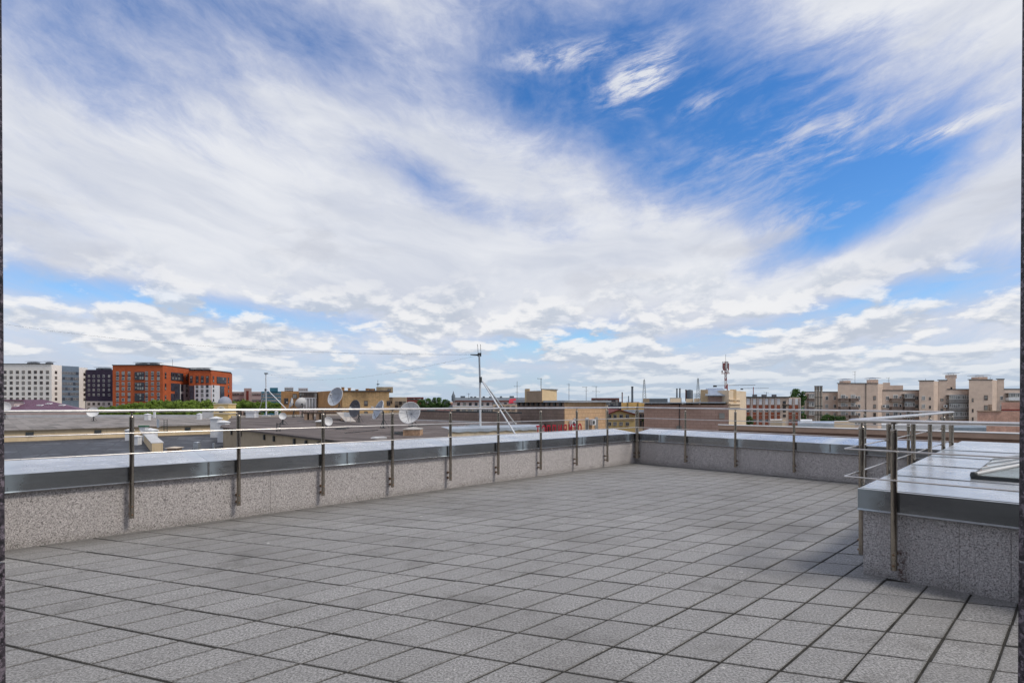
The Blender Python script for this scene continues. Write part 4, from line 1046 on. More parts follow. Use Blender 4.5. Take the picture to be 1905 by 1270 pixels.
# ---- brown roof with the dishes
ZR = -1.2
def dish_roof():
    q = [on(415, 793, ZR), on(431, 777, ZR), on(800, 769.5, ZR), on(1010, 773, ZR), on(1010, 806, ZR), on(790, 838, ZR)]
    r = thing('flat_roofed_house', 'broad brown flat roof with tan side wall carrying the satellite dishes', 'building', (q[0].x, q[0].y, G))
    put('wall', Mesh().prism([(k.x, k.y) for k in q], G, ZR - .14), M_TANWALL, r)
    c = sum((V2(k) for k in q), Vector()) / 6; q2 = [V2(k) + (V2(k) - c).normalized() * .3 for k in q]
    put('roof', Mesh().prism([(k.x, k.y) for k in q2], ZR - .14, ZR), M_FELTB, r)
    MS = plaster('felt_lap_brown', (0.19, 0.155, 0.14), .4, .7, .9)
    for i in range(14):
        y = 778 + i * 3.2; a, b_ = on(440 + i * 24, y, ZR), on(930, y - 6 + i * .2, ZR)
        put('felt_seam', rect_strip(a, b_, .12, ZR + .002, ZR + .018), MS, r)
    e0, e1 = V2(q[0]), V2(q[5]); d_ = (e1 - e0).normalized(); n = Vector((d_.y, -d_.x, 0)) * -1
    n = Vector((-d_.y, d_.x, 0)); n = n if n.y < 0 else -n
    for px in (432, 449, 493, 511, 549, 571, 594, 616, 645):
        p = along(e0, e1, px); put('scupper', Mesh().box((p.x + n.x * .05, p.y + n.y * .05, ZR - .5), (.22, .2, .45), 0, math.atan2(d_.y, d_.x)), M_DARKMETAL, r)
    # ribbed metal canopies on the tan wall
    for pa, pb, zc in ((452, 480, -3.1), (549, 597, -2.2)):
        a, b_ = along(e0, e1, pa), along(e0, e1, pb); m = Mesh(); k = max(4, int((b_ - a).length / .35))
        for i in range(k):
            u0, u1 = lerp(a, b_, i / k), lerp(a, b_, (i + .8) / k)
            m.add([(u0.x, u0.y, zc), (u1.x, u1.y, zc), (u1.x + n.x * 1.8, u1.y + n.y * 1.8, zc - .7), (u0.x + n.x * 1.8, u0.y + n.y * 1.8, zc - .7), (u0.x, u0.y, zc - .06), (u1.x, u1.y, zc - .06), (u1.x + n.x * 1.8, u1.y + n.y * 1.8, zc - .76), (u0.x + n.x * 1.8, u0.y + n.y * 1.8, zc - .76)],
                  [(0, 1, 2, 3), (7, 6, 5, 4), (0, 4, 5, 1), (1, 5, 6, 2), (2, 6, 7, 3), (3, 7, 4, 0)])
        put('canopy', m, M_GALV, r)
    # low parapet on the far side of the roof and a pale kerb
    put('kerb', rect_strip(on(431, 777, ZR), on(800, 769.5, ZR), .4, ZR, ZR + .35), plaster('kerb_concrete', (.34, .31, .28), .25, .6, .9), r)
    put('pale_kerb', rect_strip(on(775, 781.5, ZR), on(960, 788, ZR), .3, ZR, ZR + .12), M_LIGHTCAP, r)
    p = on(706, 815.5, ZR); put('roof_hatch', Mesh().box((p.x, p.y, ZR + .06), (.8, .9, .12), 0, .5), M_LIGHTCAP, r)
    rnd = random.Random(8)
    for k, (px, py) in enumerate(((741, 806), (746, 807.5), (751, 805.5), (640, 797), (633, 799), (664, 794))):  # cable pile by the plinth; coils below the largest dish stand for shadows
        p = on(px, py, ZR); pts = [(p.x + math.cos(i * .7) * (.35 + .02 * i) + rnd.uniform(-.05, .05), p.y + math.sin(i * .7) * (.5 + .03 * i), ZR + .03 + .006 * i) for i in range(16)]
        put('cable_and_shadow_coil', Mesh().path(pts, .025, None, 6), M_DARKMETAL, r)
    for (xa, ya, xb, yb) in ((552, 783, 700, 792), (706, 800, 640, 806), (575, 776, 655, 781), (770, 792, 900, 786)):
        a, b_ = on(xa, ya, ZR), on(xb, yb, ZR); pts = []
        for i in range(13): q = lerp(a, b_, i / 12); pts.append((q.x + rnd.uniform(-.15, .15), q.y + rnd.uniform(-.5, .5), ZR + .035))
        put('roof_cable', Mesh().path(pts, .03, None, 6), M_DARKMETAL, r)
    put('hatch_board', Mesh().box(tuple(on(697, 817, ZR) + Vector((0, 0, .10))), (.5, .3, .05), 0, .2), M_VENTW, r)
dish_roof()

M_DISHW = plaster('dish_white', (0.60, 0.60, 0.60), 0.08, 1.5, 0.55)
M_DISHG = plaster('dish_grey', (0.40, 0.43, 0.48), 0.12, 1.5, 0.6)
M_DISHD = plaster('dish_dark', (0.13, 0.13, 0.14), 0.15, 1.5, 0.7)
def dish(label, px, py, Y, rad, yaw, pitch, ybase, mat, back=None, ribs=8, feed=True, depth=.22, rim=None, polemat=None, ped=None, tripod=True):
    """parabolic dish; yaw: where it looks (0 = at the camera, + = to the right), pitch: upwards"""
    c = at(px, py, Y); zb = ped if ped is not None else zz(ybase, Y)
    r = thing('satellite_dish', label, 'satellite dish', (c.x, c.y, zb))
    rot = Matrix.Rotation(R(yaw), 4, 'Z') @ Matrix.Rotation(R(-pitch), 4, 'X') @ Matrix.Rotation(R(90), 4, 'X')   # local +Z becomes the look direction
    loc = Matrix.Translation((0, 0, c.z - zb)) @ rot
    n = 28; prof = [(rad * k / 7, depth * rad * 2 * (k / 7) ** 2 - depth * rad) for k in range(8)]
    prof[0] = (rad * .02, prof[0][1])
    m = Mesh(); m.lathe(prof, n, 0, loc); m.lathe([(a, b_ - .03) for a, b_ in prof[::-1]], n, 1, loc)
    ref = link('reflector', m.data('reflector', [mat, back or mat]), r)
    zr = depth * rad
    m = Mesh(); m.lathe([(rad * .985, zr - .035), (rad * 1.035, zr - .03), (rad * 1.035, zr + .02), (rad * .985, zr + .015), (rad * .985, zr - .035)], n, 0, loc); link('rim', m.data('rim', rim or M_DISHW), ref)
    if ribs:
        m = Mesh()
        for i in range(ribs):
            a = 2 * math.pi * i / ribs; pr = [loc @ Vector((math.cos(a) * q, math.sin(a) * q, z + .012)) for q, z in prof]; pb = [loc @ Vector((math.cos(a) * q, math.sin(a) * q, z - .045)) for q, z in prof]
            for k in range(7): m.tube(pr[k], pr[k + 1], .009 * max(1, rad), n=4, caps=False); m.tube(pb[k], pb[k + 1], .016 * max(1, rad), n=4, caps=False)
        link('panel_seams', m.data('panel_seams', plaster('dish_seam', (.24, .25, .27), .1, 1, .6)), ref)
    if feed:
        f = loc @ Vector((0, 0, rad * 0.95)); m = Mesh()
        for a in (0.5, 2.6, 4.7): m.tube(loc @ Vector((math.cos(a) * rad * .8, math.sin(a) * rad * .8, zr * .4)), f, .02 * max(1, rad * .8), n=5)
        link('feed_struts', m.data('feed_struts', M_DISHD), r)
        link('feed_horn', Mesh().tube(f, loc @ Vector((0, 0, rad * .72)), rad * .07, rad * .11, 10).data('feed_horn', M_DISHW), r)
    bk = loc @ Vector((0, 0, -zr - .05 - rad * .14)); pm = polemat or M_DARKMETAL
    link('mount', Mesh().tube(loc @ Vector((0, 0, -zr)), bk, rad * .16, rad * .10, 10).tube(bk + Vector((0, 0, .02)), Vector((bk.x, bk.y, 0)), .065, .075, 10).box((bk.x, bk.y, .03), (.45, .45, .06)).data('mount', pm), r)
    if tripod:
        m = Mesh()
        for a in (0.3, 2.4, 4.5): m.tube((bk.x, bk.y, (c.z - zb) * .55), (bk.x + math.cos(a) * .55, bk.y + math.sin(a) * .55, .02), .025, n=5)
        link('braces', m.data('braces', pm), r)
    return r
def zr_y(y): return (EYE - ZR) * FPX / (y - HY)
dish('narrow grey dish seen almost edge-on, left of the plain white dish', 542.5, 750, 92.0, .92, -62, 14, 771, M_DISHG, M_DISHW, ped=ZR)
dish('plain white oval dish in front of the pink facade', 560.5, 750, 92.0, .98, -128, 26, 771, M_DISHW, M_DISHW, ribs=0, feed=False, ped=ZR)
dish('largest dish with white rim and feed cone standing on a steel platform', 626, 738.5, 80.0, 1.42, -30, 20, 772, M_DISHG, M_DISHW, depth=.20, ped=.05)
dish('dark grey dish looking away, in front of the ochre house', 662.5, 760, 68.0, 1.08, -38, 8, 787, M_DISHD, M_DISHD, rim=M_DISHD, ped=ZR)
dish('pale dish on a black post tilted to the left', 706.5, 763.5, 53.0, .98, -56, 24, 797, M_DISHG, M_DISHW, ribs=10, ped=ZR)
dish('round panelled dish on the brick plinth beside a railing post', 763.5, 768.5, 42.0, .86, -14, 18, 793, M_DISHW, M_DISHG, ribs=10, ped=zz(794, 42.0))
dish('small white dish alone on the brown roof near the tan wall', 526, 774, 62.0, .40, 20, 20, 789, M_DISHW, ribs=0, feed=False, ped=ZR)
dish('small white dish by the square vent behind a railing post', 610, 783.5, 56.0, .46, 48, 12, 800, M_DISHW, ribs=0, feed=False, ped=ZR)
dish('solid white dish standing on the pale ledge near the tall mast', 869.5, 801, 31.0, .33, -30, 12, 812, M_DISHW, ribs=0, feed=False, ped=-.85, tripod=False)
dish('white dish cut off by the left door jamb', 8, 758, 110.0, 1.1, 30, 20, 778, M_DISHW, ribs=0, feed=False, ped=-2.1)
dish('white dish on a dark cone foot on the patchy roof', 173, 767, 100.0, .92, 24, 24, 785, M_DISHW, ribs=0, feed=False, ped=-2.1)
box_vent('brick plinth with slab top below the round panelled dish', 753, 784, 793.5, 813, 41.5, plaster('plinth_brick', (.38, .25, .16), .45, 2.2, .9), 'pyramid', None, plaster('plinth_slab', (.42, .40, .37), .2, 1, .9), name='plinth', over=1.05)
box_vent('square grey vent with pale lid beside the small dish', 590, 602, 780.5, 795, 57.0, plaster('vent_concrete', (.27, .22, .17), .3, 1, .9), 'pyramid', None, M_VENTW, over=1.25)
def platform():
    Y = 80.0; a, b_ = at(568, 770, Y), at(662, 765, Y)
    r = thing('steel_platform', 'rusty steel platform on concrete feet under the largest dish', 'platform', (a.x, Y, ZR)); MR = plaster('rusty_steel', (.10, .075, .06), .3, 1.5, .8)
    put('deck', Mesh().span(a.x, b_.x, Y - 1.4, Y + 1.4, -.25, -.08), MR, r)
    for i in range(14): x = lerp(a.x, b_.x, i / 13); put('railing_post', Mesh().tube((x, Y - 1.4, -.08), (x, Y - 1.4, .62), .03, n=5), MR, r)
    for z in (.3, .62): put('railing_bar', Mesh().tube((a.x, Y - 1.4, z), (b_.x, Y - 1.4, z), .03, n=5), MR, r)
    for px in (572, 578, 594, 600, 640): p = pt(px, Y - 1); put('foot', Mesh().span(p.x - .35, p.x + .35, p.y - .35, p.y + .35, ZR, -.25), M_BRICKV, r)
    q0, q1 = at(627, 765, Y - 2), at(644, 779, Y - 9)
    put('ramp', Mesh().add([(q0.x - .1, q0.y, -.06), (q0.x + 1.3, q0.y, -.06), (q1.x + 1.3, q1.y, ZR + .05), (q1.x - .1, q1.y, ZR + .05), (q0.x - .1, q0.y, -.14), (q0.x + 1.3, q0.y, -.14), (q1.x + 1.3, q1.y, ZR - .03), (q1.x - .1, q1.y, ZR - .03)], [(3, 2, 1, 0), (4, 5, 6, 7), (0, 1, 5, 4), (1, 2, 6, 5), (2, 3, 7, 6), (3, 0, 4, 7)]), plaster('ramp_boards', (.42, .38, .34), .25, 1.2, .9), r)
    p = at(648, 771, 70); put('cabinet', Mesh().span(p.x - .5, p.x + .5, p.y - .3, p.y + .3, p.z - .28, p.z + .28).tube((p.x - .3, p.y, ZR), (p.x - .3, p.y, p.z - .28), .03).tube((p.x + .3, p.y, ZR), (p.x + .3, p.y, p.z - .28), .03), M_VENTW, r)
platform()

# ---- hipped mauve roof and yellow dome turret
def mauve_roof():
    Y = 150.0; M = plaster('mauve_sheet', (0.145, 0.075, 0.115), .12, .5, .55, fine=20)
    zE, zR_ = zz(764, Y), zz(743, Y + 8)
    a, b_ = pt(-60, Y), pt(161, Y); c, d_ = pt(166, Y + 26), pt(-60, Y + 26); r0, r1 = pt(-50, Y + 12), pt(82, Y + 12); r2 = pt(34, Y + 12)
    r = thing('house', 'house with a hipped mauve metal roof and five small skylights', 'house', (a.x, a.y, G))
    put('wall', Mesh().prism([(k.x, k.y) for k in (a + Vector((0, .6, 0)), b_ + Vector((-.6, .6, 0)), c, d_)], G, zE), M_PINKISH, r)
    P = lambda v, z: (v.x, v.y, z)
    m = Mesh(); m.add([P(a, zE), P(b_, zE), P(c, zE), P(d_, zE), P(r0, zR_), P(r1, zR_)], [(0, 1, 5, 4), (1, 2, 5), (2, 3, 4, 5), (3, 0, 4), (3, 2, 1, 0)]); put('roof', m, M, r)
    for i in range(40):
        x = i / 39; e = lerp(V2(a), V2(b_), x); tpx = min(1.0, x / .62)
        top = lerp(V2(r0), V2(r1), min(1, max(0, (e.x - a.x) / (r1.x - a.x)))); zt = zR_
        if e.x > r1.x: k = (e.x - r1.x) / (b_.x - r1.x); top = lerp(V2(r1), V2(b_), k); top.x = e.x; zt = lerp(zR_, zE, k)
        else: top.x = e.x
        put('roof_seam', Mesh().tube((e.x, e.y, zE + .03), (top.x, top.y, zt + .03), .045, n=4), M, r)
    MW = plaster('skylight_white', (.78, .76, .78), .06, 1, .5)
    for px, py in ((29.5, 756), (39.5, 751.5), (75, 754.5), (91.5, 751.5), (116, 754.5)):
        k = (764 - py) / 21.0; Yk = Y + 12 * k; p = at(px, py, Yk)
        tl = Matrix.Rotation(math.atan2(zR_ - zE, 12), 3, 'X')
        o = put('roof_window', Mesh().box((p.x, p.y - .1, p.z + .15), (1.5, .9, .16), 0, 0, tl), MW, r, loc=(p.x, p.y, p.z))
        link('pane', Mesh().box((0, -.12, .245), (1.1, .55, .03), 0, 0, tl).data('pane', M_PANE), o)
    # dormer bits at both ends
    p = at(12, 746, Y + 4); put('dormer', Mesh().span(p.x - 2.6, p.x + 2.2, p.y, p.y + 3, p.z - 2, p.z + .15), M_PINKISH, r)
    put('dormer_roof', Mesh().span(p.x - 3, p.x + 2.8, p.y - .3, p.y + 3.2, p.z + .153, p.z + .4), M, r)
mauve_roof()
def turret():
    Y = 105.0; c = at(418.5, 768, Y); M = plaster('turret_yellow', (.62, .47, .22), .08, .8, .85)
    r = thing('dome_turret', 'small yellow turret with grey dome and arched niche', 'turret', (c.x, c.y, c.z - 1.5)); w = 2.85
    link('body', Mesh().span(-w / 2, w / 2, -w / 2, w / 2, 0, 3.2).data('body', M), r)
    m = Mesh().span(-w / 2 - .15, w / 2 + .15, -w / 2 - .15, w / 2 + .15, 1.35, 1.6).span(-w / 2 - .1, w / 2 + .1, -w / 2 - .1, w / 2 + .1, 3.203, 3.38)
    link('cornice', m.data('cornice', plaster('turret_cream', (.62, .55, .42), .08, .8, .85)), r)
    m = Mesh(); k = 12; vs = [(math.cos(math.pi * i / k) * .95, -w / 2 - .12, 1.9 + math.sin(math.pi * i / k) * .95) for i in range(k + 1)] + [(math.cos(math.pi * i / k) * .6, -w / 2 - .12, 1.9 + math.sin(math.pi * i / k) * .6) for i in range(k + 1)]
    vs += [(x, -w / 2 + .05, z) for x, y, z in vs]; n2 = 2 * (k + 1)
    m.add(vs, [(i, i + 1, k + 2 + i, k + 1 + i) for i in range(k)] + [(n2 + i, i, i + 1, n2 + i + 1)[::-1] for i in range(k)]); link('arch', m.data('arch', plaster('turret_arch', (.66, .60, .46), .06, .8, .85)), r)
    m = Mesh(); vs = [(math.cos(math.pi * i / k) * .35, -w / 2 - .04, 1.75 + math.sin(math.pi * i / k) * .45) for i in range(k + 1)]; m.add(vs, [tuple(range(k + 1))]); m.span(-.35, .35, -w / 2 - .04, -w / 2 + .02, 1.62, 1.75); link('niche', m.data('niche', M_DARKMETAL), r)
    link('dome', Mesh().lathe([(1.22, 3.38), (1.24, 3.55), (1.14, 3.95), (.92, 4.3), (.6, 4.58), (.25, 4.72), (.02, 4.75)], 20).data('dome', plaster('dome_grey', (.26, .28, .33), .12, 1, .6)), r)
turret()
slab('low pink wall with light coping behind the patchy roof', -60, 172, 766.5, 133.0, plaster('pink_wall', (.50, .38, .34), .12, .4, .9), name='yard_wall', cat='wall', z0=-6.0, depth=1.2)
slab('pale pink house front right of the dome turret', 433, 470, 764, 112.0, M_STONE, (769,), 4, .7, .8, M_FRAME_B, name='house', cat='house', depth=8)
slab('pale roof house just left of the dome turret', 376, 404, 767, 118.0, M_LIGHTCAP, name='house', cat='house', depth=10)

# ---- masts with stays, and the long cable
M_MAST = plaster('mast_grey', (0.34, 0.37, 0.41), 0.15, 0.8, 0.5, metallic=0.5)
M_MASTL = plaster('mast_pale', (0.62, 0.64, 0.66), 0.12, 0.8, 0.55, metallic=0.3)
def mast():
    Y = 30.0; b_ = at(893.5, 797, Y); t = at(891.5, 659, Y)
    r = thing('mast', 'tall grey steel mast with two diagonal stays above the ledge', 'mast', b_)
    put('pole', Mesh().tube(b_, at(893, 712, Y), .062, .06, 12), M_MASTL, r); put('upper_pole', Mesh().tube(at(893, 712, Y), t, .055, .05, 12), M_MAST, r)
    j = at(895, 705, Y)
    put('collar', Mesh().tube(at(894.2, 711, Y - .1), at(894.2, 701, Y - .1), .075, n=10), M_DARKMETAL, r)
    for e in (at(959, 808, Y - 3), at(960, 790, Y + 4)): put('stay', Mesh().tube(j, e, .042, n=10), M_MASTL, r)
    put('head', Mesh().tube(at(889, 660, Y), at(895, 660, Y), .05, n=8).tube(at(889.5, 657, Y), at(889.5, 663, Y), .035, n=6).tube(at(894.5, 656, Y), at(894.5, 663, Y), .03, n=6).tube(at(875, 659.5, Y), at(889, 660, Y), .03, .04, n=6).box(at(892, 657.5, Y), (.14, .14, .06)), M_DARKMETAL, r)
    for x in (889.5, 894.8): put('spike', Mesh().tube(at(x, 658, Y), at(x - 1, 640, Y), .012, n=5), M_DARKMETAL, r)
    # cables
    def cable(a, e, sag, lab):
        pts = []
        for i in range(25):
            k = i / 24; p = lerp(a, e, k); p.z -= sag * 4 * k * (1 - k); pts.append(p)
        tag(put('cable', Mesh().path(pts, .005, None, 5), M_DARKMETAL, None, loc=a), lab, 'cable')
    cable(at(875, 659.5, Y), at(-150, 575, 42.0), .9, 'thin upper cable running from the tall mast far to the left')
    cable(at(889, 661, Y), at(497, 695, 88.0), 1.2, 'thin lower cable running from the tall mast to the farther pole')
mast()
def pole():
    Y = 88.0; b_ = at(495.5, 774, Y)
    r = thing('mast', 'slender pale pole with stays on the brown roof by the teal building', 'mast', b_)
    put('pole', Mesh().tube(b_, at(494.5, 695, Y), .12, .09, 10), M_MASTL, r); j = at(495, 722, Y)
    put('head', Mesh().box(at(495, 694.5, Y), (.5, .3, .18)).tube(at(494, 723, Y), at(494, 727, Y), .17, n=8), M_DARKMETAL, r)
    put('stay', Mesh().tube(j, at(532, 760, Y - 2), .075, n=8), M_MASTL, r); put('stay', Mesh().tube(j, at(483, 760, Y + 6), .05, n=8), M_MASTL, r)
    put('foot', Mesh().box((b_.x, b_.y, b_.z + .1), (1.0, 1.0, .2)), M_LIGHTCAP, r)
pole()

# ------------------------------------------------------------------ middle: brown house, ledge, sign, yellow house
def brickwall(name, c0, c1, bw, bh, mortar=0.12, axis='x', msize=.02):
    """large facing panels laid in courses"""
    def f(g, b, t):
        x, y, z = xyz(g, geo_pos(g))
        n = g.new('ShaderNodeTexBrick'); h = (x * A.x + y * A.y) if axis == 'a' else ((x * B.x + y * B.y) if axis == 'b' else x)
        g.put(n.inputs['Vector'], g.vec(h, z, 0.0)); n.offset = 0.5
        n.inputs['Color1'].default_value = rgb(c0); n.inputs['Color2'].default_value = rgb(c1); n.inputs['Mortar'].default_value = mul(c0, mortar * 4)
        n.inputs['Scale'].default_value = 1.0; n.inputs['Mortar Size'].default_value = msize; n.inputs['Mortar Smooth'].default_value = .3
        n.inputs['Brick Width'].default_value = bw; n.inputs['Row Height'].default_value = bh; n.inputs['Bias'].default_value = -.2
        w = g.noise(geo_pos(g), 0.5, 5, .6)
        c = g.mix(g.step(w, .35, .75) * .35, n.outputs['Color'], mul(c0, .55))
        g.put(b.inputs['Base Color'], c); b.inputs['Roughness'].default_value = .85; b.inputs['Specular IOR Level'].default_value = .3
    return material(name, f)
M_BROWN_SHADED = brickwall('brown_shaded_facing', (.25, .185, .15), (.28, .21, .175), .9, .42, axis='b')  # shade of the corner's left face mixed into the brown
M_TAN_SUNLIT = brickwall('tan_sunlit_facing', (.55, .36, .215), (.60, .41, .25), .7, .45, axis='a')  # sunlight of the corner's right face mixed into the tan
M_ROSEW = brickwall('rose_facing', (.42, .285, .235), (.46, .315, .26), .8, .36, mortar=.17, axis='x', msize=.02)
M_CREAMT = plaster('cream_tower', (.66, .53, .38), .08, .5, .85)
def ac_unit(root, p, s, rz=0.0):
    o = put('air_conditioner', Mesh().box(p, (.8 * s, .4 * s, .62 * s), 0, rz), M_VENTW, root, loc=p)
    o2 = link('fan_grille', Mesh().tube((-.12 * s, -.205 * s, 0), (-.12 * s, -.225 * s, 0), .24 * s, n=14).data('fan_grille', M_DARKMETAL), o, (0, 0, 0), rz); return o
def brown_house():
    # long low brown roof wall with a corner block; its left shade and right sunlight are put into the colours
    Y = 62.0
    c = pt(1050, Y); l = pt(962, Y + 10.5); rr = pt(1127, Y + 9.0)
    root = thing('brick_house', 'house corner with shaded brown left face and sunlit tan right face', 'house', (c.x, c.y, G)); zt = zz(748, Y)
    bk = [rr + Vector((-4, 9, 0)), l + Vector((2, 10, 0))]
    put('wall', Mesh().prism([(k.x, k.y) for k in (l, c + Vector((-.02, 0, 0)), bk[0], bk[1])], G, zt), M_BROWN_SHADED, root)
    n_ = Vector((rr.y - c.y, -(rr.x - c.x), 0)).normalized() * .06
    put('tan_wall', Mesh().prism([(k.x, k.y) for k in (V2(c) + n_, V2(rr) + n_, V2(rr) - n_, V2(c) - n_)], G, zt - .02), M_TAN_SUNLIT, root)
    put('roof_edge', Mesh().prism([(k.x, k.y) for k in (l + Vector((-.5, -.3, 0)), c + Vector((0, -.7, 0)), rr + Vector((.7, -.2, 0)), bk[0], bk[1])], zt + .003, zt + .22), M_GALV, root)
    for i in range(9):
        p = lerp(V2(l), V2(c), (i + .4) / 9); put('eave_bracket', Mesh().box((p.x - .05, p.y - .16, zt - .22), (.35, .25, .4), 0, -.9), M_DARKMETAL, root)
    put('corner_strip', Mesh().tube((rr.x, rr.y - .05, zz(830, Y + 9)), (rr.x, rr.y - .05, zt - .3), .28, n=8), M_CREAMT, root)
    # stair box on the roof with scalloped flashing
    a0_, a1_, a2_ = pt(977, Y + 6), pt(1008, Y + 3.5), pt(1036, Y + 6)
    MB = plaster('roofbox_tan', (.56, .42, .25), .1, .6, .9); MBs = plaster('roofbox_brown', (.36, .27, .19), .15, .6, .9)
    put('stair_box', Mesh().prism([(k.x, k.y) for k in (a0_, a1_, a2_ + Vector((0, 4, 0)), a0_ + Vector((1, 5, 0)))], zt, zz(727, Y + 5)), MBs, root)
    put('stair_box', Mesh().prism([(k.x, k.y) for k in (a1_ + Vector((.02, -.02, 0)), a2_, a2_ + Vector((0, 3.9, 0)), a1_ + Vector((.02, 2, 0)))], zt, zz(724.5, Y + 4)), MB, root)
    put('flashing', Mesh().prism([(k.x, k.y) for k in (a1_ + Vector((-.1, -.15, 0)), a2_ + Vector((.15, -.1, 0)), a2_ + Vector((0, 4, 0)), a1_ + Vector((0, 2, 0)))], zz(724.5, Y + 4) + .003, zz(724.5, Y + 4) + .10), M_ROOFGREY, root)
    put('end_wall', Mesh().prism([(k.x, k.y) for k in (a0_ + Vector((-.05, -.1, 0)), a0_ + Vector((.5, -.35, 0)), a0_ + Vector((.6, 0, 0)), a0_ + Vector((.0, .4, 0)))], zt, zz(723, Y + 6)), MB, root)
    # tan face: windows and air conditioners
    d_ = (V2(rr) - V2(c)).normalized(); nn = Vector((d_.y, -d_.x, 0)); rz = math.atan2(d_.y, d_.x)
    windows(root, V2(c) + n_, V2(rr) + n_, [.225, .49, .73], [zz(790, Y + 3)], .8, 1.7, 2, M_FRAME_W)
    for x in (.12, .59):
        p = V2(c) + d_ * ((V2(rr) - V2(c)).length * x) + nn * .35; ac_unit(root, Vector((p.x, p.y, zz(787, Y + 2))), 1.1, rz)
    # aerials on the roof
    for px, yb, yt, arms in ((1006.5, 724, 704, ((-.45, .1, 0), (.15, .05, 0))),):
        p, q = at(px, yb, Y + 4), at(px, yt, Y + 4); m = Mesh().tube(p, q, .035, n=5)
        for a_, b2, k in arms: m.tube(q + Vector((a_, 0, k)), q + Vector((b2, 0, k)), .03, n=4)
        put('aerial', m, M_DARKMETAL, root)
    # low brown wall running off to the left
    Y2 = 66.0; z2 = zz(766, Y2); p0, p1 = pt(772, Y2 + 16), pt(968, Y2)
    r2 = thing('yard_wall', 'long low brown wall with dark coping behind the tall mast', 'wall', (p1.x, p1.y, G))
    wall_box(r2, 'wall', p0, p1, .5, G, zz(769, Y2), M_BROWN_SHADED); wall_box(r2, 'coping', V2(p0) + Vector((0, -.15, 0)), V2(p1) + Vector((.2, -.15, 0)), .8, zz(769, Y2) + .003, zz(767.5, Y2) + .08, M_DARKMETAL)
brown_house()
def ledge():
    # pale ledge with metal capping at the foot of the mast, and the red letters
    Y = 28.0; p0, p1 = at(834, 806, Y), at(1003, 799, Y + 3)
    r = thing('roof_ledge', 'pale ledge with wavy metal capping at the foot of the tall mast', 'ledge', (p0.x, p0.y, -1.4))
    wall_box(r, 'wall', p0, p1, .9, -6, zz(802.5, Y), plaster('ledge_render', (.58, .47, .33), .2, 1.0, .9, streak=.4))
    m = Mesh(); n = 40; zc = zz(802.5, Y) + .003; rnd = random.Random(5); d_ = (V2(p1) - V2(p0)).normalized(); nn = Vector((d_.y, -d_.x, 0))
    rows = []
    for i in range(n + 1):
        q = lerp(V2(p0), V2(p1), i / n); wv = .02 * math.sin(i * 1.1) + rnd.uniform(-.012, .012)
        rows += [q + nn * .06 + Vector((0, 0, zc - .05 + wv)), q + nn * .05 + Vector((0, 0, zc + .12)), q - nn * .95 + Vector((0, 0, zc + .22))]
    m.add(rows, [(3 * i + k, 3 * i + 3 + k, 3 * i + 4 + k, 3 * i + 1 + k) for i in range(n) for k in (0, 1)]); put('capping', m, M_GALV, r)
    p2, p3 = at(905, 797, Y + 6), at(1003, 791, Y + 9)
    wall_box(r, 'rear_step', p2, p3, 2.0, -6, zz(795, Y + 6), M_LIGHTCAP, M_GALV)
    q = at(883, 792, Y + 3); put('cable_box', Mesh().box((q.x, q.y, q.z), (.6, .4, .16)), M_GALV, r)
    # sign of standing red letters, seen from behind
    Ys = 26.0; glyphs = 'ТЭППИЯИТО'; xs = (1000.5, 1011.5, 1020.5, 1031, 1042, 1051.5, 1061.5, 1069.5, 1078.5)
    b_ = at(1000, 815, Ys); rs = thing('roof_sign', 'row of standing red letters above the far parapet coping', 'sign', b_); MRED = plaster('sign_red', (.42, .012, .03), .12, 3, .5)
    fc = bpy.data.curves.new('letter_curve', 'FONT'); fc.extrude = .03; fc.align_x = 'CENTER'
    for i, (ch, px) in enumerate(zip(glyphs, xs)):
        fc.body = ch; fc.size = .62; fc.offset = .012
        to = bpy.data.objects.new('tmp', fc); COL.objects.link(to); bpy.context.view_layer.update()
        me = bpy.data.meshes.new_from_object(to.evaluated_get(bpy.context.evaluated_depsgraph_get())); bpy.data.objects.remove(to)
        me.materials.clear(); me.materials.append(MRED)
        Yl = Ys + i * .22; p = at(px, 797 - i * .5, Yl); o = link('letter', me, rs, Vector((p.x, p.y, p.z - .31)) - b_); o.rotation_euler = (R(90), 0, R(14)); o.scale = (.46, 1, 1)
    e0, e1 = at(994, 813, Ys), at(1086, 811, Ys + 2.0); put('sign_rail', Mesh().tube(e0, e1, .03, n=6), M_DARKMETAL, rs)
    bpy.data.curves.remove(fc)
ledge()
M_YEL = plaster('yellow_render', (.62, .48, .22), .08, .5, .9)
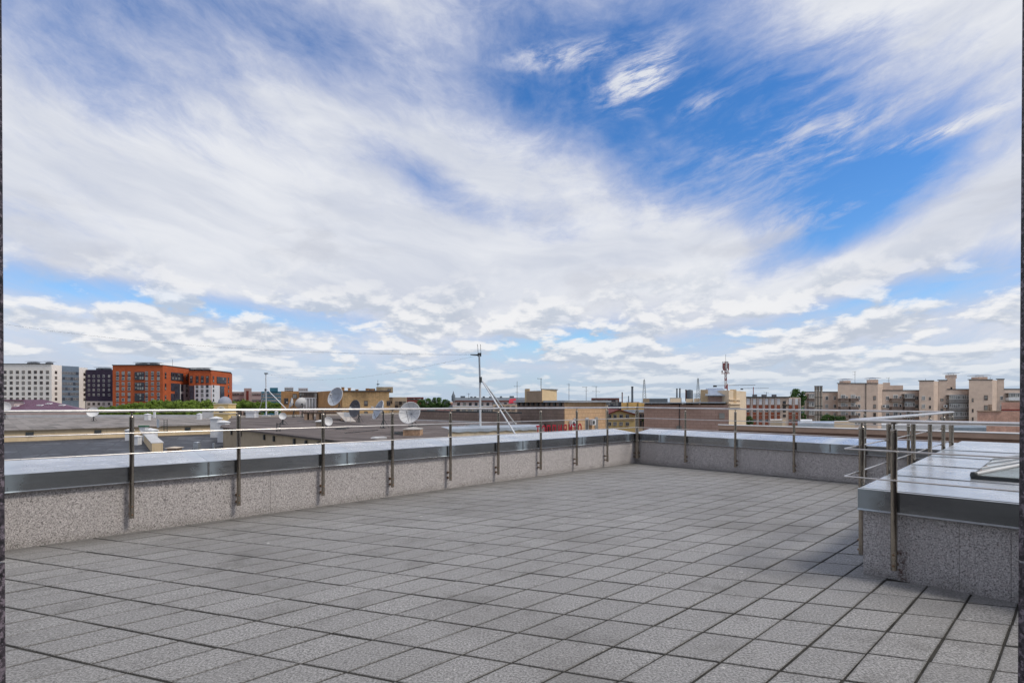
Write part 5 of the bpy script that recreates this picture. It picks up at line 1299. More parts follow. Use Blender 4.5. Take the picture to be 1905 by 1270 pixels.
def yellow_house():
    Y = 88.0; p0, p1 = pt(1131, Y), pt(1181, Y)
    r = thing('house', 'yellow gabled house with dark red roof and paired windows', 'house', (p0.x, p0.y, G))
    ze, zp = zz(771, Y), zz(763, Y); dp = 14; pk = pt(1150.5, Y)
    P = lambda v, z, dy=0: (v.x, v.y + dy, z)
    m = Mesh(); m.add([P(p0, G), P(p1, G), P(p1, ze), P(pk, zp), P(p0, ze), P(p0, G, dp), P(p1, G, dp), P(p1, ze, dp), P(pk, zp, dp), P(p0, ze, dp)], [(0, 1, 2, 3, 4), (9, 8, 7, 6, 5), (1, 6, 7, 2), (5, 0, 4, 9)]); put('wall', m, M_YEL, r)
    MRR = plaster('roof_dark_red', (.15, .035, .03), .15, .5, .8)
    for a, b_, s in ((p0, pk, -1), (pk, p1, 1)):
        za, zb = (ze - .12, zp) if s < 0 else (zp, ze - .12); ea = Vector((s * .35 if s < 0 else 0, 0, 0)); eb = Vector((.35 if s > 0 else 0, 0, 0)); a_, b2 = a + ea, b_ + eb
        vs = [(a_.x, a_.y - .4, za + .02), (b2.x, b2.y - .4, zb + .02), (b2.x, b2.y + dp, zb + .02), (a_.x, a_.y + dp, za + .02)]; vs += [(x, y, z + .16) for x, y, z in vs]
        put('roof', Mesh().add(vs, [(3, 2, 1, 0), (4, 5, 6, 7), (0, 1, 5, 4), (1, 2, 6, 5), (2, 3, 7, 6), (3, 0, 4, 7)]), MRR, r)
    xs = [(x - 1131) / 50 for x in (1134, 1144, 1155.5, 1167)]
    windows(r, p0, p1, xs, [zz(774, Y), zz(788, Y)], .56, .62, 2, M_FRAME_W)
    face_panel(r, 'string_course', p0, p1, 0, 1, zz(781, Y), zz(779.7, Y), M_CREAMT, .1)
    slab('grey house with one window column just right of the yellow gabled house', 1181, 1199, 768, 92.0, M_BEIGE, (774, 787), 1, 1.1, 1.3, M_FRAME_B, name='house', cat='house', x0=.55, x1=.95)
    slab('pale house row with small dark windows above the yellow gabled house', 1125, 1156, 747, 140.0, M_PINKISH, (752, 759), 6, .9, 1.3, M_FRAME_D, name='house', cat='house')
    r, p0, p1 = slab('yellow warehouse band left of the rose brick house', 1152, 1200, 748.5, 160.0, plaster('warehouse_yellow', (.58, .38, .14), .15, .3, .9), name='warehouse', cat='warehouse')
    for x in (.33, .72): face_panel(r, 'downpipe', p0, p1, x - .012, x + .012, zz(760, 160), zz(749, 160), M_DARKMETAL, .15)
    slab('light metal roofed shed above the yellow gabled house', 1160, 1199, 762.5, 120.0, M_GALV, name='shed', cat='shed', depth=10)
yellow_house()

# ---- rose brick house with the cream tower
def rose_house():
    Y = 70.0; p0, p1, p2 = pt(1198, Y), pt(1355.5, Y - 4), pt(1388, Y + 3)
    r = thing('brick_house', 'rose brick house with metal eaves and a cream corner tower', 'house', (p0.x, p0.y, G)); zt = zz(752.5, Y)
    put('wall', Mesh().prism([(k.x, k.y) for k in (p0, p1, pt(1357, Y + 12), pt(1199, Y + 16))], G, zt), M_ROSEW, r)
    put('roof_edge', Mesh().prism([(k.x, k.y) for k in (p0 + Vector((-.5, -.7, 0)), pt(1300, Y - 3.4), pt(1300, Y + 9), pt(1199, Y + 16))], zz(749.5, Y), zz(748, Y)), M_GALV, r)
    for i in range(7): p = lerp(V2(p0), V2(pt(1300, Y - 2.6)), (i + .6) / 7); put('eave_bracket', Mesh().span(p.x - .5, p.x + .3, p.y - .3, p.y + .2, zz(751.8, Y), zz(749.8, Y)), M_DARKMETAL, r)
    n_ = Vector((p2.y - p1.y, -(p2.x - p1.x), 0)).normalized() * .15
    tw = [V2(p1) + n_ * .2, V2(p2), V2(p2) + Vector((-3, 7, 0)), V2(p1) + Vector((-.2, 8, 0))]
    put('tower', Mesh().prism([(k.x, k.y) for k in tw], G, zz(727, Y)), M_CREAMT, r)
    for y0, y1, o_ in ((752, 749.5, .3), (757.5, 755.5, .22), (744, 742.5, .2)):
        face_panel(r, 'cornice', p1, p2, -.02, .62, zz(y0, Y - 3), zz(y1, Y - 3), M_CREAMT, o_)
    # attic with lean-to zinc roof between two piers
    a0_, a1_ = pt(1303, Y - 1), pt(1361, Y - 2.5); MP = plaster('pier_tan', (.52, .38, .23), .12, .6, .9)
    wall_box(r, 'attic_wall', a0_, a1_, 6, zt, zz(737.5, Y), M_ROSEW)
    wall_box(r, 'pier', a0_, pt(1317, Y - 1.4), 5, zt, zz(725, Y), MP, M_ROOFGREY); wall_box(r, 'pier', pt(1358, Y - 2.7), pt(1370, Y - 2.0), 5, zt, zz(725, Y), MP, M_ROOFGREY)
    b0_, b1_ = pt(1312, Y - 2.2), pt(1360, Y - 3.2)
    m = Mesh(); v = [(b0_.x, b0_.y, zz(736.5, Y)), (b1_.x, b1_.y, zz(736.5, Y)), (b1_.x + .5, b1_.y + 4, zz(722.5, Y)), (b0_.x + 1.5, b0_.y + 4, zz(722.5, Y))]; v += [(x, y, z + .08) for x, y, z in v]
    m.add(v, [(3, 2, 1, 0), (4, 5, 6, 7), (0, 1, 5, 4), (1, 2, 6, 5), (2, 3, 7, 6), (3, 0, 4, 7)]); put('leanto_roof', m, M_GALV, r)
    for i in range(8): k = (i + .5) / 8; put('roof_seam', Mesh().tube(lerp(Vector(v[4]), Vector(v[5]), k), lerp(Vector(v[7]), Vector(v[6]), k), .035, n=4), M_GALV, r)
    put('lower_roof', Mesh().prism([(k.x, k.y) for k in (pt(1296, Y - 3), pt(1350, Y - 4.2), pt(1350, Y - .5), pt(1296, Y))], zz(749.4, Y), zz(747.6, Y)), M_GALV, r)
    for px in (1267, 1345):
        q = lerp(V2(p0), V2(p1), (px - 1198) / 157.5); o = put('window', Mesh().box((q.x, q.y - .04, zz(795 if px < 1300 else 772, Y)), (.9, .1, .6 if px < 1300 else .7)), [M_PANE], r)
    q = lerp(V2(p0), V2(p1), .43); put('downpipe', Mesh().tube((q.x, q.y - .12, zz(805, Y)), (q.x, q.y - .12, zz(751, Y)), .05, n=6), M_DARKMETAL, r)
    # roof clutter behind the eaves
    for (x0, x1, y0, dy) in ((1247, 1266, 741, 5), (1276, 1290, 741.5, 7), (1291, 1302, 741, 6)):
        wall_box(r, 'roof_box', pt(x0, Y + dy), pt(x1, Y + dy), 3, zt, zz(y0, Y + dy), M_CREAMT, M_GALV)
rose_house()
# telecom tower on the rose house, red and white
def telecom():
    Y = 74.0; b_ = at(1350, 723, Y); t = at(1350, 672, Y); MR = plaster('telecom_red', (.24, .07, .07), .15, 2, .6); MW = plaster('telecom_white', (.55, .54, .54), .1, 2, .6)
    r = thing('telecom_mast', 'red and white mobile phone mast on the rose brick house', 'mast', b_)
    H = t.z - b_.z; s = 7
    for i in range(s):
        z0, z1 = b_.z + H * i / s, b_.z + H * (i + 1) / s; m = Mesh(); w = .10
        cs = [(-w, -w), (w, -w), (w, w), (-w, w)]
        for k in range(4):
            x, y = cs[k]; x2, y2 = cs[(k + 1) % 4]
            m.tube((b_.x + x, b_.y + y, z0), (b_.x + x, b_.y + y, z1 - .002), .032, n=5); m.tube((b_.x + x, b_.y + y, z0), (b_.x + x2, b_.y + y2, z1 - .02), .02, n=4)
        put('lattice_section', m, MR if i % 2 == 0 else MW, r)
    for i in range(6):
        a = i * math.pi / 3 + .4; p = Vector((b_.x + math.cos(a) * .36, b_.y + math.sin(a) * .36, b_.z + H * (.80 if i % 2 else .87)))
        put('antenna_panel', Mesh().box(p, (.2, .12, .95), 0, a + math.pi / 2).tube((b_.x, b_.y, p.z), p, .04, n=4), MR if i % 2 else MW, r)
    for a in (0.6, 2.7, 4.8): p = Vector((b_.x + math.cos(a) * .35, b_.y + math.sin(a) * .35, b_.z + H * .63)); put('drum_antenna', Mesh().tube(p, p + Vector((math.cos(a) * .2, math.sin(a) * .2, 0)), .17, n=10), MW, r)
    put('lightning_rod', Mesh().tube((b_.x, b_.y, t.z), (b_.x, b_.y, t.z + 1.0), .02, n=4), M_DARKMETAL, r)
    put('platform', Mesh().box((b_.x, b_.y, b_.z + H * .56), (.9, .9, .06)), MR, r)
telecom()

# ---- low rose parapet of the next roof, in front of the right apartment house
def rose_parapet():
    zt = -.70; p0, p1 = on(1338, 789.5, zt), on(1960, 807.5, zt)
    r = thing('roof_parapet', 'long rose coloured roof parapet with moulded cap beyond the far railing', 'parapet', (p0.x, p0.y, -3))
    M = brickwall('rose_parapet_wall', (.40, .25, .19), (.44, .28, .215), 1.05, 1.6, axis='b', msize=.012)
    wall_box(r, 'wall', p0, p1, .6, -8, zt - .58, M); MC = plaster('rose_cap', (.40, .275, .21), .1, .8, .85)
    d_ = (V2(p1) - V2(p0)).normalized(); n = Vector((d_.y, -d_.x, 0))
    wall_box(r, 'moulding', V2(p0) + n * .10, V2(p1) + n * .10, .8, zt - .577, zt - .42, plaster('rose_groove', (.20, .13, .10), .2, .8, .9)); wall_box(r, 'cap', V2(p0) + n * .22, V2(p1) + n * .22, 1.1, zt - .417, zt - .05, MC); wall_box(r, 'flashing', V2(p0) + n * .26, V2(p1) + n * .26, 1.2, zt - .047, zt, M_LIGHTCAP)
    # things on the roofs behind it
    def lump(label, px0, px1, y0, y1, Y, mat, name, cat, depth=3.0, roof=None):
        r = thing(name, label, cat, at((px0 + px1) / 2, y1, Y)); wall_box(r, 'body', pt(px0, Y), pt(px1, Y), depth, zz(y1 + 6, Y), zz(y0, Y), mat, roof); return r
    lump('blue grey metal roof behind the rose parapet below the chimneys', 1484, 1552, 787.5, 797, 62.0, M_GALV, 'metal_roof', 'roof', 8)
    lump('white roof lantern on the metal roof below the three chimneys', 1489, 1511, 781.5, 788, 66.0, M_VENTW, 'roof_lantern', 'roof lantern', 4)
    lump('cream parapet end right of the blue grey metal roof', 1552, 1590, 783.5, 796, 64.0, M_CREAMT, 'wall_end', 'wall', 2, M_LIGHTCAP)
    lump('slim pinkish chimney in front of the striped house', 1456, 1461, 779.5, 792, 70.0, M_CREAMT, 'chimney', 'chimney', .5, M_ROOFGREY)
    lump('flat cream roof block in front of the striped house', 1433, 1455, 781, 793, 72.0, M_BEIGE, 'roof_block', 'building', 4, M_LIGHTCAP)
    lump('dark blue grey roof strip left of the patched pink house', 1766, 1835, 795, 806, 60.0, plaster('slate_strip', (.20, .24, .28), .2, .5, .7), 'metal_roof', 'roof', 6)
    lump('cream and grey low roof behind the block railing posts', 1640, 1766, 790, 800, 75.0, M_LIGHTCAP, 'roof_block', 'building', 6)
rose_parapet()

# ---- striped red and white house
def striped():
    Y = 125.0; p0, p1 = pt(1386, Y), pt(1489, Y); M = plaster('striped_tan', (.58, .46, .37), .1, .4, .9); MR = plaster('striped_red', (.27, .085, .05), .15, .6, .9)
    r = thing('striped_house', 'long house with white top panels and brick red spandrels between pale piers', 'building', (p0.x, p0.y, G))
    wall_box(r, 'wall', p0, p1, 14, G, zz(739, Y), M, M_ROOFGREY); face_panel(r, 'eaves', p0, p1, -.01, .80, zz(739.2, Y), zz(737.4, Y), M_DARKMETAL, .4)
    f = lambda x: (x - 1386) / 103.0
    cols = [1391.5, 1403.5, 1414.5, 1426, 1437, 1448, 1470, 1481.5]
    for x in cols:
        face_panel(r, 'white_panel', p0, p1, f(x - 2.8), f(x + 2.8), zz(752.5, Y), zz(741.5, Y), M_PALE, .12)
        for a_, b_ in ((753, 760.5), (766.5, 771.5), (772.5, 779.5), (783.5, 790)): face_panel(r, 'red_spandrel', p0, p1, f(x - 2.9), f(x + 2.9), zz(b_, Y), zz(a_, Y), MR, .10)
    windows(r, p0, p1, [f(x) for x in cols], [zz(763.5, Y), zz(782, Y)], .7, .62, 2, M_FRAME_W)
    for x in [1386.8, 1397.5, 1409, 1420.2, 1431.5, 1442.5, 1475.8, 1487.5]: face_panel(r, 'pier', p0, p1, f(x - 1.0), f(x + 1.0), G, zz(740, Y), M_PINKISH, .28)
    windows(r, p0, p1, [f(1459)], [zz(748.5, Y)], .75, .75, 1, M_FRAME_B); face_panel(r, 'balcony', p0, p1, f(1455), f(1466), zz(753.4, Y), zz(752.2, Y), M_DARKMETAL, .9)
    windows(r, p0, p1, [f(1459)], [zz(y, Y) for y in (757, 764, 773)], .7, .7, 2, M_FRAME_B)
    for px in (1404, 1440, 1421): p = at(px, 737, Y + 3); put('roof_vent', Mesh().span(p.x - .4, p.x + .4, p.y - .4, p.y + .4, p.z - .3, p.z + .45), M_ROOFGREY, r)
striped()
def steel_chimneys():
    Y = 170.0
    for px, lab in ((1517.5, 'left one'), (1522.5, 'middle one'), (1527.8, 'right one')):
        b_, t = at(px, 800, Y), at(px, 719.5, Y); M = plaster('chimney_steel', (.36, .32, .27), .3, .25, .6, metallic=.4, streak=.4)
        r = thing('steel_chimney', lab + ' of three tall steel chimneys on the right apartment house', 'chimney', b_, 'three steel chimneys')
        put('shaft', Mesh().tube((b_.x, Y, b_.z), (b_.x, Y, t.z), .36, n=12), M, r)
        for i in range(5): z = lerp(b_.z, t.z, (i + .8) / 5); put('band', Mesh().tube((b_.x, Y, z - .1), (b_.x, Y, z + .1), .39, n=12), M_DARKMETAL, r)
        put('cowl', Mesh().tube((b_.x, Y, t.z), (b_.x, Y, t.z + .35), .42, n=12), M_ROOFGREY, r)
steel_chimneys()

# ---- right apartment house with stepped top
def apartment():
    Y = 180.0; M = brickwall('apartment_brick', (.64, .50, .405), (.68, .535, .435), 3.2, .7, mortar=.22, axis='x', msize=.02)
    r = thing('apartment_house', 'big tan brick apartment house with stepped roofline and balconies at the right', 'building', (pt(1497, Y).x, Y, G))
    vols = [(1497, 1562, 729.5, 0), (1558.5, 1642, 713.5, -3.0), (1642, 1712, 726.5, 0), (1710, 1746, 708.5, -3.0), (1746, 1762, 707.5, 0), (1762, 1803, 724.5, 0), (1802.5, 1855, 706.5, -3.0), (1855, 1868, 705.5, 0), (1868, 1990, 724, 0)]
    for x0, x1, yt, dy in vols:
        if dy:                                              # stepped-forward bay with a flank turned to the sun
            q = [pt(x0, Y + dy), pt(x1 - 9, Y + dy), pt(x1 + .4, Y + .3), pt(x1 + .4, Y + 12), pt(x0, Y + 12)]
            put('wall', Mesh().prism([(k.x, k.y) for k in q], G, zz(yt, Y + dy)), M, r); x1 -= 9
        else: wall_box(r, 'wall', pt(x0, Y + dy), pt(x1, Y + dy), 12, G, zz(yt, Y + dy), M, M_ROOFGREY)
        a, b_ = pt(x0, Y + dy), pt(x1, Y + dy); put('parapet_cap', Mesh().span(a.x - .1, b_.x + .1, Y + dy - .12, Y + dy + .4, zz(yt, Y + dy) + .003, zz(yt, Y + dy) + .25), M_DARKMETAL, r)
    wall_box(r, 'roof_box', pt(1642, Y + 4), pt(1656, Y + 4), 5, zz(727, Y), zz(711.5, Y + 4), M, M_ROOFGREY); wall_box(r, 'roof_box', pt(1656, Y + 5), pt(1680, Y + 5), 5, zz(727, Y), zz(716.5, Y + 5), M, M_ROOFGREY)
    wall_box(r, 'lift_tower', pt(1761, Y + 1), pt(1778, Y + 1), 4, zz(725, Y), zz(702.5, Y + 1), M, M_ROOFGREY); windows(r, pt(1761, Y + 1), pt(1778, Y + 1), [.52], [zz(722, Y)], .55, .9, 1, M_FRAME_D)
    M_FW = plaster('window_frame_pale', (0.74, 0.73, 0.70), 0.1, 1, 0.6, rnd=0.3)
    RW = (740, 755.5, 771, 786.5)
    def col(px, w=1.05, dy=0, rows=RW, h=1.35, st=2, fm=None, off=0): windows(r, pt(px - 10, Y + dy), pt(px + 10, Y + dy), [.5], [zz(y + off, Y + dy) for y in rows], w, h, st, fm or M_FW)
    for px in (1538, 1553): col(px, .95)
    for px in (1575, 1592): col(px, .8, -3, st=1)
    for px in (1675, 1697): col(px, .7, 0, st=1)
    for px in (1768, 1796): col(px, .7, 0, (740, 757, 773), 1.2)
    col(1879, .9, 0, (757, 773)); col(1730, .6, -3, (741, 757, 773), 1.0, 1, M_FRAME_B)
    for px in (1598,): col(px, .9, -3)
    for px in (1627,): col(px, .85, -3, fm=M_FRAME_B)
    for px in (1651, 1705, 1718): col(px, 1.1, -3 if px > 1710 else 0)
    col(1752, .9, 0, (743.5, 762, 778), .9, 1, M_FRAME_B); col(1809.5, .5, -3, (744, 763.5, 779), 1.2, 1, M_FRAME_B); col(1834, 1.2, -3, (739.5, 758, 776), 1.6, 2, M_FRAME_B)
    col(1863, .9, 0, (740, 757))
    MB = plaster('balcony_panel', (.20, .15, .125), .3, .8, .9, rnd=.5); MG = plaster('balcony_slab', (.34, .30, .27), .2, .8, .9)
    base = Vector(r['base'])
    def balcony(px, y, w, glazed=False, dy=0, panel=None):
        p = pt(px, Y + dy); z = zz(y, Y + dy); ww = w * Y / FPX / 2; d_ = 1.3
        o = link('balcony', Mesh().span(-ww, ww, -d_, 0, -.14, 0).data('balcony', MG), r, Vector((p.x, p.y, z)) - base)
        m = Mesh().span(-ww, ww, -d_, -d_ + .06, .003, .95).span(-ww, -ww + .06, -d_ + .062, 0, .003, .95).span(ww - .06, ww, -d_ + .062, 0, .003, .95); link('balustrade', m.data('balustrade', panel or MB), o)
        if glazed:
            k = max(3, int(w / 4))
            for i in range(k):
                x = -ww + 2 * ww * (i + .5) / k; link('window', win_mesh(2, M_FW), o, (x, -d_ + .03, 1.66), 0, (2 * ww / k * .98, 1, 1.38))
            link('balcony_roof', Mesh().span(-ww - .1, ww + .1, -d_ - .12, .0, 2.37, 2.47).data('balcony_roof', M_GALV), o)
        else:
            link('door', win_mesh(3, M_FW), r, Vector((p.x + ww * .2, p.y - .06, z + 1.15)) - base, 0, (1.6, 1, 2.1))
    for y in (746, 761.5, 777):
        balcony(1508, y, 14, True); balcony(1567, y, 15, dy=-3); balcony(1585.5, y, 15, dy=-3); balcony(1664, y, 20); 
        balcony(1687.5, y, 19, y < 770)
        balcony(1780, y + 2, 40, True, panel=plaster('balcony_wall', (.24, .23, .22), .25, .9, .9))
    balcony(1884, 744.5, 28, True, panel=M_VENTW)
    for px, dy in ((1643, 0), (1757, 0)): p = pt(px, Y - .5); ac_unit(r, Vector((p.x, p.y - .3, zz(755, Y))), 1.3)
    q = pt(1611, Y - 3.1); put('downpipe', Mesh().tube((q.x, q.y, zz(800, Y)), (q.x, q.y, zz(714, Y)), .09, n=6), M_DARKMETAL, r)
    for px, yt, w in ((1572, 713, 2.4), (1623, 711, 2.4), (1769, 702, 2.2), (1822, 706, 3.0)): roof_vent(r, px, Y, yt, w, .9, 1.5, M)
    for px, yb, yt in ((1590.5, 713, 690.5), (1653.5, 712, 702), (1722, 708, 704), (1842, 706, 701)):
        a, b_ = at(px, yb, Y + 2), at(px, yt, Y + 2); m = Mesh().tube(a, b_, .05, n=5)
        if yb - yt > 8: m.tube(b_ + Vector((-.9, 0, -.1)), b_ + Vector((.3, 0, -.1)), .045, n=4).tube(b_ + Vector((-.9, 0, -1.1)), b_ + Vector((.3, 0, -1.1)), .04, n=4)
        put('aerial', m, M_DARKMETAL, r)
    # patched pink wall in front of its right end
    Y2 = 110.0; p0, p1 = pt(1818, Y2), pt(1960, Y2); MP = plaster('patched_pink', (.50, .30, .23), .30, .7, .9, streak=.3)
    r2 = thing('house', 'pink house with patched brick wall in front of the right apartment house', 'house', (p0.x, p0.y, G))
    wall_box(r2, 'wall', p0, p1, 8, G, zz(764.5, Y2), MP, M_ROOFGREY); wall_box(r2, 'upper_wall', pt(1863, Y2 + 2), p1 + Vector((0, 2, 0)), 5, zz(764, Y2), zz(748, Y2), plaster('pink_brick', (.47, .27, .21), .2, .8, .9), M_LIGHTCAP)
    face_panel(r2, 'coping', p0, p1, -.005, .32, zz(765.3, Y2), zz(763.6, Y2), M_BRICKV, .2); face_panel(r2, 'red_band', pt(1863, Y2 + 2), p1 + Vector((0, 2, 0)), 0, 1, zz(764, Y2), zz(761, Y2), M_REDBRICK, .15)
    put('chimney', Mesh().span(pt(1858.5, Y2).x, pt(1862, Y2).x, Y2 + 2, Y2 + 2.5, zz(765, Y2), zz(752, Y2)), M_BRICKV, r2)
apartment()

# ------------------------------------------------------------------ skyline
def skyline():
    M1 = plaster('sky_pale', (.45, .42, .38), .15, .05, .9); M2 = plaster('sky_rust', (.16, .075, .065), .2, .05, .9); M3 = plaster('sky_slate', (.13, .15, .17), .2, .05, .9); M4 = plaster('sky_tan', (.36, .27, .18), .2, .05, .9)
    # named houses of the middle distance
    Y = 210.0
    r, p0, p1 = slab('long pale mansion with dark roof and little corner spire', 842, 984, 747, Y, M_PINKISH, (752,), 12, 1.1, 1.4, M_FRAME_D, name='mansion', zb=None)
    face_panel(r, 'dark_frieze', p0, p1, 0, 1, zz(747, Y), zz(744.3, Y), M2, .25)
    m = Mesh(); a, b_ = p0, p1; m.add([(a.x, a.y, zz(744.3, Y)), (b_.x, b_.y, zz(744.3, Y)), (b_.x, b_.y + 5, zz(739, Y)), (a.x, a.y + 5, zz(739, Y)), (b_.x, b_.y + 18, zz(744.3, Y)), (a.x, a.y + 18, zz(744.3, Y))], [(0, 1, 2, 3), (3, 2, 4, 5), (1, 4, 2), (0, 3, 5)]); put('roof', m, M3, r)
    s = at(843.5, 739, Y); put('spire', Mesh().lathe([(.75, -1.5), (.75, .6), (.5, 1.0), (.22, 1.8), (.02, 2.6)], 8, 0, Matrix.Translation(s)), M3, r)
    for px, h in ((861, 3), (877, 2), (884, 2), (900, 2.4), (912, 2), (932, 2.6), (952, 3), (920, 1.6)): q = at(px, 739.3, Y + 5); w = .9 if h < 3 else 1.8; put('chimney', Mesh().span(q.x - w / 2, q.x + w / 2, q.y - .5, q.y + .5, q.z - .6, q.z + h * Y / 1000), M3, r)
    slab('tan house with zinc roof just behind the low brown wall', 842, 960, 755.5, 120.0, M_BEIGE, (762,), 10, .8, .9, M_FRAME_D, name='house', cat='house', roofmat=M_GALV)
    slab('pale house with white trim left of the brown house corner', 917, 962, 752, 105.0, plaster('house_tan', (.52, .40, .29), .15, .5, .9, streak=.3), (759,), 4, .7, .9, M_FRAME_B, name='house', cat='house')
    slab('small teal glass roofed shed beside the tall mast', 884, 912, 763, 98.0, plaster('teal_shed', (.25, .36, .38), .2, .5, .5), (766,), 6, 1.0, .9, M_FRAME_W, name='shed', cat='shed')
    r = thing('red_awning', 'bright red awning roof beside the brown house corner', 'awning', at(954, 748, 100.0)); q = at(954, 745, 100)
    put('awning', Mesh().add([(q.x - .8, q.y, q.z - .5), (q.x + .55, q.y, q.z - .3), (q.x + .6, q.y + 1.5, q.z + .45), (q.x - .6, q.y + 1.5, q.z + .35), (q.x - .8, q.y, q.z - .6), (q.x + .55, q.y, q.z - .4), (q.x + .6, q.y + 1.5, q.z + .35), (q.x - .6, q.y + 1.5, q.z + .25)], [(0, 1, 2, 3), (7, 6, 5, 4), (0, 4, 5, 1), (1, 5, 6, 2), (2, 6, 7, 3), (3, 7, 4, 0)]), plaster('awning_red', (.40, .03, .05), .1, 1, .7), r)
    slab('rust red roofed house row on the skyline right of the tan house corner', 1100, 1152, 740, 400.0, M2, (746,), 10, 1.6, 2.2, M_FRAME_D, name='house_row')
    slab('pale blue grey hall on the skyline behind the rose brick house', 1205, 1242, 741, 420.0, M3, name='hall')
    slab('pale long shed on the skyline above the rose brick eaves', 1246, 1268, 739.5, 300.0, M1, name='shed', cat='shed')
    slab('tan skyline house left of the lattice tower at the rose house', 1196, 1208, 741, 300.0, M4, name='house', cat='house')
    # stacks
    for px, yt, yb, w, Yd, lab, mat in ((1176.3, 719.5, 752, 3.4, 500.0, 'thick pale factory chimney between the yellow band and the aerials', M3), (1157.5, 730, 750, 1.8, 600.0, 'slim dark factory chimney left of the thick one', M2), (1169.3, 737, 750, 1.6, 620.0, 'short dark factory chimney just left of the thick one', M3),
                                        (1259.3, 723, 746, 2.4, 700.0, 'left one of the twin skyline chimneys', M3), (1264.8, 722.5, 746, 2.4, 700.0, 'right one of the twin skyline chimneys', M3), (1276, 725, 746, 2.0, 600.0, 'dark skyline chimney beside the tank', M2)):
        b_, t = at(px, yb, Yd), at(px, yt, Yd); r = thing('factory_chimney', lab, 'chimney', b_); ww = w / 1000 * Yd / 2 * 1.1
        put('shaft', Mesh().tube(b_, t, ww * 1.1, ww, 12), mat, r); put('crown', Mesh().tube((t.x, t.y, t.z - .6), (t.x, t.y, t.z + .4), ww * 1.15, n=12), M_DARKMETAL, r)
    r = thing('storage_tank', 'grey storage tank with side frame on the skyline', 'tank', at(1283, 746, 600.0)); q = at(1283, 745, 600)
    put('tank', Mesh().lathe([(0.1, 12.5), (3.2, 11.8), (3.6, 11), (3.6, 0)][::-1], 16, 0, Matrix.Translation(q)), M3, r); m = Mesh()
    for i in range(6): m.tube(q + Vector((5 + i * 1.4, 0, 0)), q + Vector((5 + i * 1.4, 0, 8)), .15, n=4)
    for z in (2, 5, 8): m.tube(q + Vector((5, 0, z)), q + Vector((12, 0, z)), .15, n=4)
    put('frame', m, M_DARKMETAL, r)
    for px, yt, lab in ((1198.5, 706, 'left lattice tower on the skyline above the railing corner'), (1298.5, 704, 'right lattice tower on the skyline beside the rose house attic')):
        Yd = 450.0; b_, t = at(px, 748, Yd), at(px, yt, Yd); r = thing('lattice_tower', lab, 'tower', b_); m = Mesh(); n = 9
        for i in range(n):
            k0, k1 = i / n, (i + 1) / n; w0, w1 = lerp(1.5, .35, k0), lerp(1.5, .35, k1)
            for sx, sy in ((-1, -1), (1, -1), (1, 1), (-1, 1)):
                m.tube((b_.x + sx * w0, Yd + sy * w0, lerp(b_.z, t.z, k0)), (b_.x + sx * w1, Yd + sy * w1, lerp(b_.z, t.z, k1)), .12, n=4)
                m.tube((b_.x + sx * w0, Yd - w0, lerp(b_.z, t.z, k0)), (b_.x - sx * w1, Yd - w1, lerp(b_.z, t.z, k1)), .08, n=4)
        put('lattice', m, M_DARKMETAL, r); put('tip', Mesh().tube(t, t + Vector((0, 0, 1.5)), .1, n=4), M_DARKMETAL, r)
    # cranes
    for px, yj, xa, xb, Yd, lab in ((1353, 717, 1328, 1405, 500.0, 'tower crane whose jib passes behind the phone mast'), (1401.5, 722.5, 1378, 1430, 700.0, 'red tower crane on the skyline left of the striped house')):
        b_ = at(px, 750, Yd); t = at(px, yj - 3, Yd); r = thing('tower_crane', lab, 'crane', b_); MR = plaster('crane_red', (.30, .07, .06), .1, .5, .7)
        put('tower', Mesh().tube(b_, t, .5, n=4), MR, r); put('jib', Mesh().tube(at(xa, yj, Yd), at(xb, yj - 1, Yd), .28, n=4), M_DARKMETAL, r); put('counterweight', Mesh().box(at(xa + 2, yj + 1, Yd), (3.0, 1.2, 1.6)), M_DARKMETAL, r)
    # rooftop aerials against the sky
    for px, yb, yt, Yd, arms, lab in ((962, 742, 709, 130.0, ((.28, .5), (.62, .25)), 'dark crossed aerial left of the tan roof box'), (1058.5, 746, 713, 75.0, ((.05, -.35),), 'thin leaning aerial right of the tan roof box'), (1090.5, 747, 719, 75.0, ((.02, -.55), (.25, .35)), 'comb aerial left of the pair above the tan house corner'), (1109, 747, 718, 75.0, ((.02, -.6), (.33, .6)), 'comb aerial right of the pair above the tan house corner'),
                                      (1426, 738, 729, 125.0, ((.1, .3),), 'small aerial on the roof of the striped house'), (872, 742, 731, 200.0, ((.1, .3),), 'thin aerial on the pale mansion roof')):
        a, b_ = at(px, yb, Yd), at(px, yt, Yd); r = thing('aerial', lab, 'aerial', a); H = b_.z - a.z
        put('rod', Mesh().tube(a, b_, .03 * Yd / 75, n=5), M_DARKMETAL, r); m = Mesh()
        for k, w in arms: z = b_.z - H * k; m.tube((a.x - abs(w) * 1.4 * Yd / 100 * (1 if w < 0 else .9), a.y, z), (a.x + abs(w) * (.4 if w < 0 else 1.2) * Yd / 100, a.y, z - .03), .022 * Yd / 75, n=4)
        put('crossbar', m, M_DARKMETAL, r)
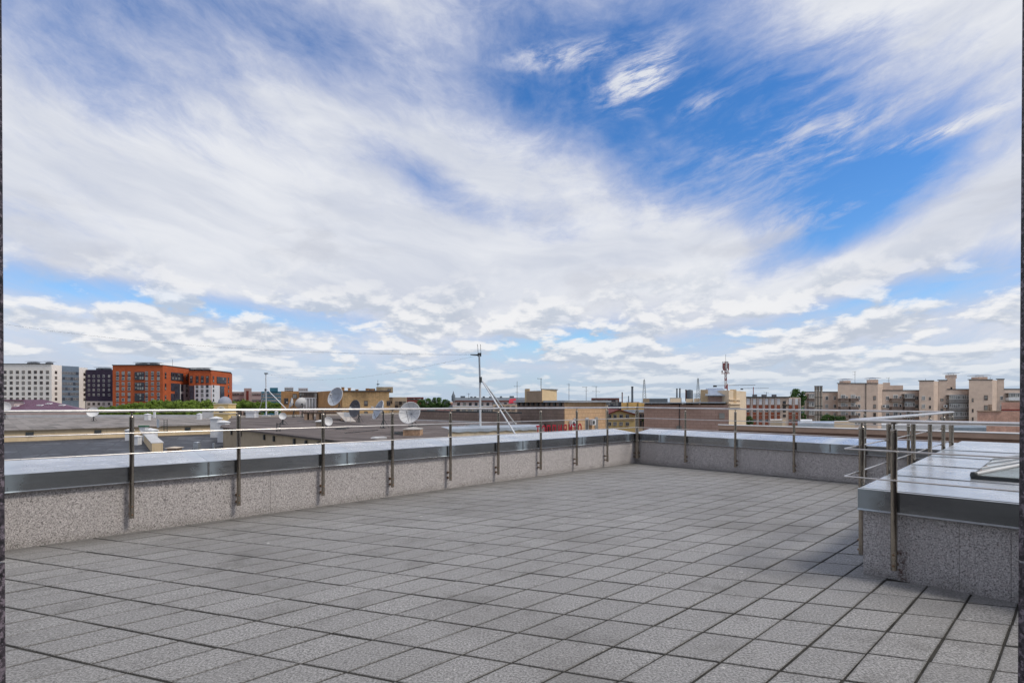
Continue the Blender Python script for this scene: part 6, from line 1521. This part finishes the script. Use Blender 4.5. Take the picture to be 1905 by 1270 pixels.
    # the far roofscape that reads as one mass
    rnd = random.Random(12); cols = [Mesh() for _ in range(4)]
    for i in range(900):
        Yd = rnd.uniform(380, 2600); px = rnd.uniform(-120, 2000); w = rnd.uniform(8, 34); h = rnd.uniform(8, 20) + Yd / 2600 * 6
        if px < 760: h *= .8
        p = pt(px, Yd); m = cols[rnd.randrange(4)]; z1 = G + h
        m.span(p.x - w / 2, p.x + w / 2, Yd, Yd + 12, G, z1)
        if rnd.random() < .6: m.add([(p.x - w / 2 - .3, Yd - .3, z1 + .01), (p.x + w / 2 + .3, Yd - .3, z1 + .01), (p.x + w / 2 + .3, Yd + 12.3, z1 + .01), (p.x - w / 2 - .3, Yd + 12.3, z1 + .01), (p.x - w / 2, Yd + 6, z1 + 3), (p.x + w / 2, Yd + 6, z1 + 3)], [(0, 1, 5, 4), (1, 2, 5), (2, 3, 4, 5), (3, 0, 4)])
        for _ in range(rnd.randrange(4)): x = p.x + rnd.uniform(-w, w) * .45; m.span(x - .5, x + .5, Yd + 4, Yd + 5, z1 - .5, z1 + rnd.uniform(1.5, 5))
    al = Mesh(); mi = []
    for k, m in enumerate(cols): al.add(m.v, m.f, k)
    tag(put('distant_roofs', al, [M1, M2, M3, M4]), 'mass of far rooftops along the horizon', 'rooftops', kind='stuff')
    tr = Mesh(); rnd = random.Random(4)
    for i in range(150):
        Yd = rnd.uniform(350, 1200); px = rnd.uniform(-100, 2000); p = pt(px, Yd); h = rnd.uniform(10, 19)
        for _ in range(26):
            c = Vector((p.x + rnd.gauss(0, 4.5), Yd + rnd.gauss(0, 3), G + h + rnd.gauss(0, 2.2))); s_ = rnd.uniform(.9, 2.0)
            u = Vector((rnd.uniform(-1, 1), rnd.uniform(-1, 1), rnd.uniform(-.4, .4))).normalized(); w = u.orthogonal().normalized(); tr.add([c - u * s_, c - w * s_, c + u * s_, c + w * s_], [(0, 1, 2, 3)])
    tag(put('distant_treetops', tr, M_LEAFD), 'scattered far treetops between the roofs', 'treetops', kind='stuff')
skyline()
for r in ROOTS:
    if 'base' in r: del r['base']
